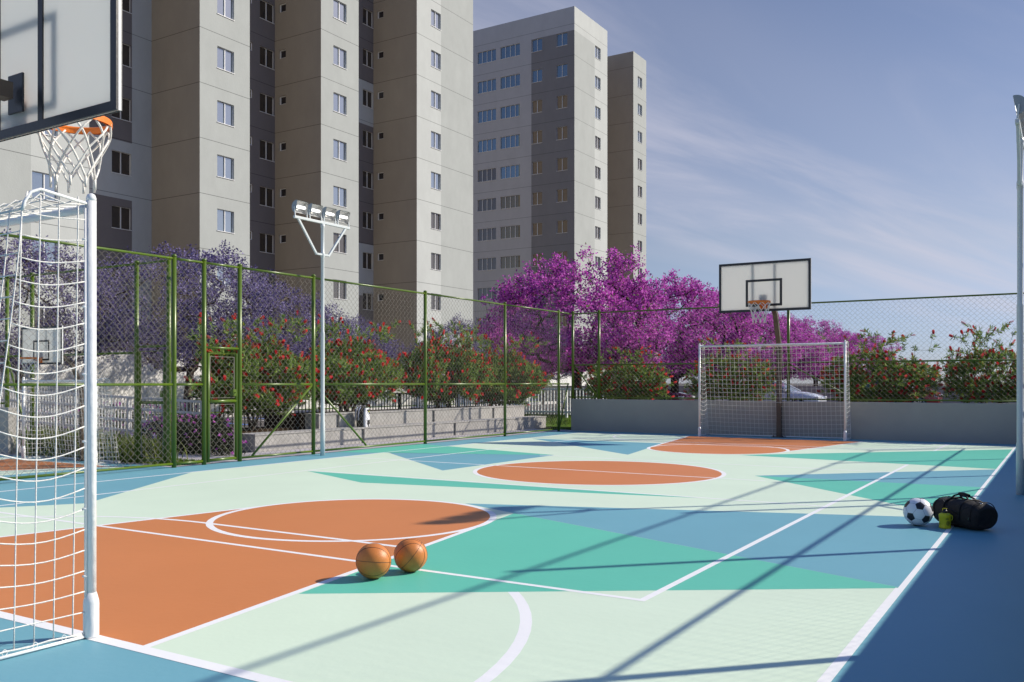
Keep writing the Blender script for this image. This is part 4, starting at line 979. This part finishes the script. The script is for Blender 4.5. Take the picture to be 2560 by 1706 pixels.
def brush(m, p, d, rnd, ln=.11, rd=.036):
    d = d.normalized(); u = d.orthogonal().normalized(); w_ = d.cross(u)
    for k in range(7):
        c = p + d * ln * (k + .5) / 7; a0 = rnd.random() * 6
        for j in range(6):
            a = a0 + j * PI / 3; o = (u * math.cos(a) + w_ * math.sin(a)); s = d.cross(o).normalized() * .010
            e = c + (o + d * .35) * rd * (1 - .25 * abs(k - 3) / 3)
            m.face([c - s * .5, c + s * .5, e + s, e - s], 'rd1' if rnd.random() < .55 else 'rd2')
def shrub_mesh(seed, W, D_, H, nclu, z0=.22):
    rnd = random.Random(seed); st = MB(); fo = MB(); br = MB(); off = Vector((seed * 5.1, seed, 0))
    roots = [(rnd.uniform(-.25, .25), rnd.uniform(-.15, .15), 0) for _ in range(5)]; sk = Skel(roots, rnd)
    for i, r_ in enumerate(roots):
        a = 2 * PI * i / 5; sk.chain(i, [Vector(r_) + Vector((.18 * math.cos(a), .15 * math.sin(a), .35)), Vector(r_) + Vector((.42 * W / 2.4 * math.cos(a), .3 * math.sin(a), .75))])
    pts = []; tries = 0
    while len(pts) < nclu and tries < 40000:
        tries += 1; v = rdir(rnd) * rnd.uniform(.2, 1) ** .5; zc_ = z0 + (H - z0) * .42
        q = Vector((v.x * W / 2, v.y * D_ / 2, zc_ + v.z * ((H - zc_) if v.z > 0 else (zc_ - z0))))
        if v.length > .84 + .30 * mnoise.noise(v * 2.4 + off): continue
        if mnoise.noise(q * 1.9 + off) < -.28: continue
        pts.append(q)
    for k in range(int(nclu * .035)):                        # long stray shoots
        a = rnd.uniform(0, 2 * PI); pts.append(Vector((W / 2 * .8 * math.cos(a) * rnd.random(), D_ / 2 * .8 * math.sin(a), H * rnd.uniform(.95, 1.16))))
    pts.sort(key=lambda q: q.length)
    for q in pts:
        e = sk.attach(q, wig=.08); d = (sk.p[e] - sk.p[sk.par[e]]).normalized(); d = (d + Vector((0, 0, .25)) + rdir(rnd) * .35).normalized()
        p0 = sk.p[sk.par[e]] * .35 + q * .65; p1 = q + d * rnd.uniform(.10, .22)
        for i in range(rnd.randint(20, 32)):
            t_ = rnd.random(); p = p0 + (p1 - p0) * t_; o = rdir(rnd); dd = (o * .9 + d * .8)
            u = rnd.random(); mn = 'lf1' if u < .30 else ('lf2' if u < .66 else ('lf3' if u < .985 else 'lf4'))
            rquad(fo, p, rnd.uniform(.08, .14), rnd.uniform(.02, .031), dd, rnd, mn)
        if rnd.random() < .50 and q.length > .35 * H: brush(br, p1, (d + rdir(rnd) * .5), rnd, rnd.uniform(.09, .135), .036)
    sk.finish(st, 'bark', .0035, .045)
    return [('stems', mesh_of(st, 'stems')), ('foliage', mesh_of(fo, 'foliage')), ('flowers', mesh_of(br, 'flowers'))]
shf = [shrub_mesh(34, 3.2, 2.0, 1.75, 640), shrub_mesh(35, 3.1, 2.0, 1.75, 560), shrub_mesh(36, 3.2, 2.0, 1.8, 600)]
sh = [shrub_mesh(31, 3.4, 2.2, 1.85, 1150), shrub_mesh(32, 3.3, 2.1, 1.8, 1100), shrub_mesh(33, 3.2, 2.1, 1.75, 1000)]
for i, (x, y, z, rz, sc, lab) in enumerate([
        (-13.45, 12.35, .3, PI / 2, (1.02, .85, .98), 'bottlebrush shrub with bare stems at the start of the left bench'),
        (-13.55, 15.2, .42, PI / 2 + .2, (1.10, .85, 1.0), 'wide bottlebrush shrub above the backpack, right of the left floodlight pole'),
        (-13.55, 18.6, .40, PI / 2 + 3.0, (1.04, .8, 1.10), 'rounded bottlebrush shrub behind the fence, third along the left bench'),
        (-13.5, 21.4, .32, PI / 2 - .3, (1.05, .95, .98), 'dark bottlebrush shrub drooping over the end of the left bench'),
        (-9.95, 21.9, .45, .1, (.88, .75, .82), 'bottlebrush shrub left of the far goal above the grey wall'),
        (-7.05, 21.9, .45, 3.3, (.80, .75, .86), 'bottlebrush shrub seen through the left half of the far goal net'),
        (-3.7, 21.9, .45, .4, (.98, .75, .90), 'bottlebrush shrub at the right post of the far goal'),
        (-1.35, 21.9, .45, 2.9, (.80, .75, .96), 'airy bottlebrush shrub beside the right floodlight pole')]):
    plant('bottlebrush_shrub', lab, 'shrub', (x, y, z), rz, sc, 'red flowering shrubs', sh[i % 3] if i < 4 else shf[i % 3])

# hedge with magenta flowers
rnd = random.Random(51)
def hedge(label, loc, W, D_, H, n, fl):
    o = thing('flowering_hedge', label, 'hedge', loc, 0); lf = MB(); fm = lf; st = lf; off = Vector((loc[0], loc[1], 3))
    for i in range(26):
        a = rnd.uniform(0, 2 * PI); q = Vector((rnd.uniform(-.45, .45) * W, rnd.uniform(-.4, .4) * D_, H * rnd.uniform(.5, .85))); st.tube([(q.x * .8, q.y * .8, 0), (q.x * .9, q.y * .9, q.z * .5), q], [.012, .009, .004], 'bark_dark', n=4, caps=False)
    for i in range(n):
        while True:
            v = Vector((rnd.uniform(-1, 1), rnd.uniform(-1, 1), rnd.uniform(0, 1)))
            if abs(v.x) ** 4 + v.y ** 2 + v.z ** 3 < 1 + .25 * mnoise.noise(v * 3 + off): break
        p = Vector((v.x * W / 2, v.y * D_ / 2, v.z * H)); d = rdir(rnd); d.z += .3
        rquad(lf, p, rnd.uniform(.04, .08), rnd.uniform(.02, .04), d, rnd, 'hl1' if rnd.random() < .7 else ('hl2' if rnd.random() < .7 else 'lf3'))
    for i in range(fl):
        while True:
            v = Vector((rnd.uniform(-1, 1), rnd.uniform(-1, 1), rnd.uniform(.05, 1)))
            s_ = abs(v.x) ** 4 + v.y ** 2 + v.z ** 3
            if .8 < s_ < 1.1: break
        p = Vector((v.x * W / 2, v.y * D_ / 2, v.z * H)) * 1.02; nrm_ = Vector((v.x * .4, v.y, v.z + .2)).normalized()
        for k in range(6): rquad(fm, p, .045, .034, nrm_ * .5 + rdir(rnd), rnd, 'mg1' if rnd.random() < .6 else 'mg2')
    lf.build('foliage', o)
hedge('low dark hedge dotted with magenta flowers behind the gate', (-13.05, 10.42, 0), 2.5, .75, .66, 5200, 95)
hedge('dark hedge with magenta flowers behind the pale ramp railing', (-17.2, 12.0, 0), 6.6, .9, .80, 8000, 150)
def strap(label, loc, W, H, n):
    o = thing('strappy_plant', label, 'plant', loc, rnd.uniform(0, 6), 'strappy green plants'); m = MB()
    for i in range(n):
        a = rnd.uniform(0, 2 * PI); b = Vector((rnd.gauss(0, .13) * W, rnd.gauss(0, .13) * W, 0)); L_ = H * rnd.uniform(.8, 1.3); out = rnd.uniform(.15, .8); mn = 'st1' if rnd.random() < .45 else 'st2'
        prev = None; wd = rnd.uniform(.006, .011); dv = Vector((math.cos(a), math.sin(a), 0)); sd = Vector((-dv.y, dv.x, 0))
        for k in range(6):
            t_ = k / 5; p = b + dv * (out * L_ * t_ ** 1.6) + Vector((0, 0, L_ * (t_ - .42 * out * t_ ** 2.6))); w_ = wd * (1 - t_ ** 3 * .9)
            if prev: m.face([prev[0] - sd * prev[1], prev[0] + sd * prev[1], p + sd * w_, p - sd * w_], mn, True)
            prev = (p, w_)
    m.build('leaves', o); fm = MB()
    for i in range(3):
        a = rnd.uniform(0, 6); p = Vector((.2 * math.cos(a), .2 * math.sin(a), H * rnd.uniform(.95, 1.1))); fm.tube([(0, 0, .05), p], .004, 'st2', n=4)
        for k in range(14): rquad(fm, p, .045, .02, rdir(rnd) + Vector((0, 0, .4)), rnd, 'jc1')
    fm.build('flower_stalks', o)
for i, (x, y, s_, lab) in enumerate([(-12.35, 8.98, .38, 'strappy green plant at the post of the small court gate'), (-13.2, 8.98, .42, 'strappy green plant behind the right half of the small goal net'), (-14.05, 8.98, .45, 'strappy green plant in the middle behind the small goal'), (-14.95, 8.98, .47, 'strappy green plant by the left post of the small goal')]):
    strap(lab, (x, y, 0), 1.5, s_, 520)
# grass
def grass(name, x0, x1, y0, y1, z, n, h, label):
    m = MB()
    for i in range(n):
        p = Vector((rnd.uniform(x0, x1), rnd.uniform(y0, y1), z)); d = Vector((rnd.uniform(-.5, .5), rnd.uniform(-.5, .5), 1)); rquad(m, p, h * rnd.uniform(.6, 1.3), .012, d, rnd, 'gb1' if rnd.random() < .7 else 'gb2')
    return tag(m.build(name), label, 'grass', kind='stuff')
grass('grass', -12.0, -11.12, 8.62, 9.25, 0, 2600, .05, 'short green grass at the foot of the corner fence post')
grass('lawn', -18, -11.3, 21.6, 28.5, .04, 9000, .10, 'green lawn between the left bench and the white railing')

# ------------------------------------------------------------------ parked cars
def car(label, loc, rz, paint, Lc=4.2, Hc=1.5, Wc=1.72, suv=True):
    o = thing('parked_car', label, 'car', loc, rz, 'parked cars'); m = MB(); h = Hc
    st = [(-.50, .32, .60, .86), (-.485, .24, .66, .93), (-.44, .22, .70, .97), (-.30, .20, .70, 1), (0, .20, .68, 1), (.22, .20, .66, 1), (.34, .20, .63, .98), (.45, .22, .56, .93), (.49, .26, .48, .86), (.5, .32, .42, .8)]
    rings = []
    for (x, zl, zh, wf) in st:
        w_ = Wc / 2 * wf; zl *= h * .8; zh *= h
        rings.append([(x * Lc, -w_ * .9, zl), (x * Lc, -w_, zl + (zh - zl) * .3), (x * Lc, -w_ * .985, zl + (zh - zl) * .75), (x * Lc, -w_ * .9, zh), (x * Lc, 0, zh + .03), (x * Lc, w_ * .9, zh), (x * Lc, w_ * .985, zl + (zh - zl) * .75), (x * Lc, w_, zl + (zh - zl) * .3), (x * Lc, w_ * .9, zl)])
    for i in range(len(rings) - 1):
        for j in range(9): j2 = (j + 1) % 9; m.face([rings[i][j], rings[i + 1][j], rings[i + 1][j2], rings[i][j2]], paint, j != 8)
    m.face(rings[0], paint); m.face(rings[-1][::-1], paint); bd = m.build('body', o)
    bm = bmesh.new(); bm.from_mesh(bd.data); bmesh.ops.remove_doubles(bm, verts=bm.verts, dist=1e-4); bmesh.ops.recalc_face_normals(bm, faces=bm.faces); bm.to_mesh(bd.data); bm.free()
    xr0, xr1, xf0, xf1 = (-.48, -.40, .10, .26) if suv else (-.40, -.24, .06, .24)
    zb_, zt = .665 * h, h; wb, wt = Wc / 2 * .93, Wc / 2 * .76
    A = [(xr0 * Lc, -wb, zb_), (xf1 * Lc, -wb, zb_), (xf1 * Lc, wb, zb_), (xr0 * Lc, wb, zb_)]; B = [(xr1 * Lc, -wt, zt - .05), (xf0 * Lc, -wt, zt - .05), (xf0 * Lc, wt, zt - .05), (xr1 * Lc, wt, zt - .05)]
    m = MB()
    for i in range(4): j = (i + 1) % 4; m.face([A[i], A[j], B[j], B[i]], 'car_glass')
    m.build('windows', o); m = MB()
    m.box(xr1 * Lc - .06, xf0 * Lc + .04, -wt - .01, wt + .01, zt - .05, zt, paint); bevel(m.build('roof', o), .025)
    m = MB()
    for s in (-1, 1):
        for a, b in ((A[0], B[0]), (A[1], B[1])): m.obox((a[0], s * wb, a[2]), (b[0], s * wt, b[2]), .05, .06, paint, up=(1, 0, 0))
        xm = (xr1 + xf0) / 2 * Lc; m.obox((xm, s * wb, zb_), (xm, s * wt, zt - .04), .05, .07, paint, up=(1, 0, 0))
    m.build('pillars', o)
    for sx_ in (-.31, .31):
        for s in (-1, 1):
            c = Vector((sx_ * Lc, s * Wc / 2 * .93, .32)); m = MB()
            m.tube([c + Vector((0, -.1, 0)), c + Vector((0, .1, 0))], .32, 'tyre', n=24); wl = m.build('wheel', o)
            m = MB(); q = c + Vector((0, s * .102, 0)); m.tube([q, q + Vector((0, s * .008, 0))], .08, 'chrome', n=12)
            for k in range(7): a = 2 * PI * k / 7; e = q + Vector((.21 * math.cos(a), 0, .21 * math.sin(a))); m.obox(q, e, .05, .012, 'chrome', up=(0, 1, 0))
            m.tube([q + Vector((.22 * math.cos(a), s * .002, .22 * math.sin(a))) for a in [2 * PI * k / 20 for k in range(20)]], .018, 'chrome', n=6, closed=True); m.build('rim', wl)
    for s in (-1, 1):
        m = MB(); m.box(.455 * Lc, .498 * Lc, s * .62 - .15, s * .62 + .15, .43 * h, .52 * h, 'headlight'); bevel(m.build('headlight', o), .02)
        m = MB(); m.box(-.502 * Lc, -.47 * Lc, s * .66 - .1, s * .66 + .1, .5 * h, .62 * h, 'car_red'); m.build('tail_light', o)
        m = MB(); m.box(.17 * Lc, .20 * Lc, s * (Wc / 2 + .02) - .07, s * (Wc / 2 + .02) + .07, .66 * h, .74 * h, paint); bevel(m.build('mirror', o), .02)
    m = MB(); m.box(.49 * Lc, .506 * Lc, -.4, .4, .26 * h, .36 * h, 'tyre'); m.build('grille', o)
car('red car right of the far goal, its front wheel showing between shrubs', (-7.0, 45.2, -.03), 0, 'car_red', Hc=1.42)
car('silver car with dark windows behind the far goal net', (-10.6, 38.0, -.03), 0, 'car_silver', Hc=1.36, suv=False)
car('maroon car half hidden by shrubs left of the far goal', (-15.6, 36.0, -.03), 0, 'car_maroon', Hc=1.36, suv=False)
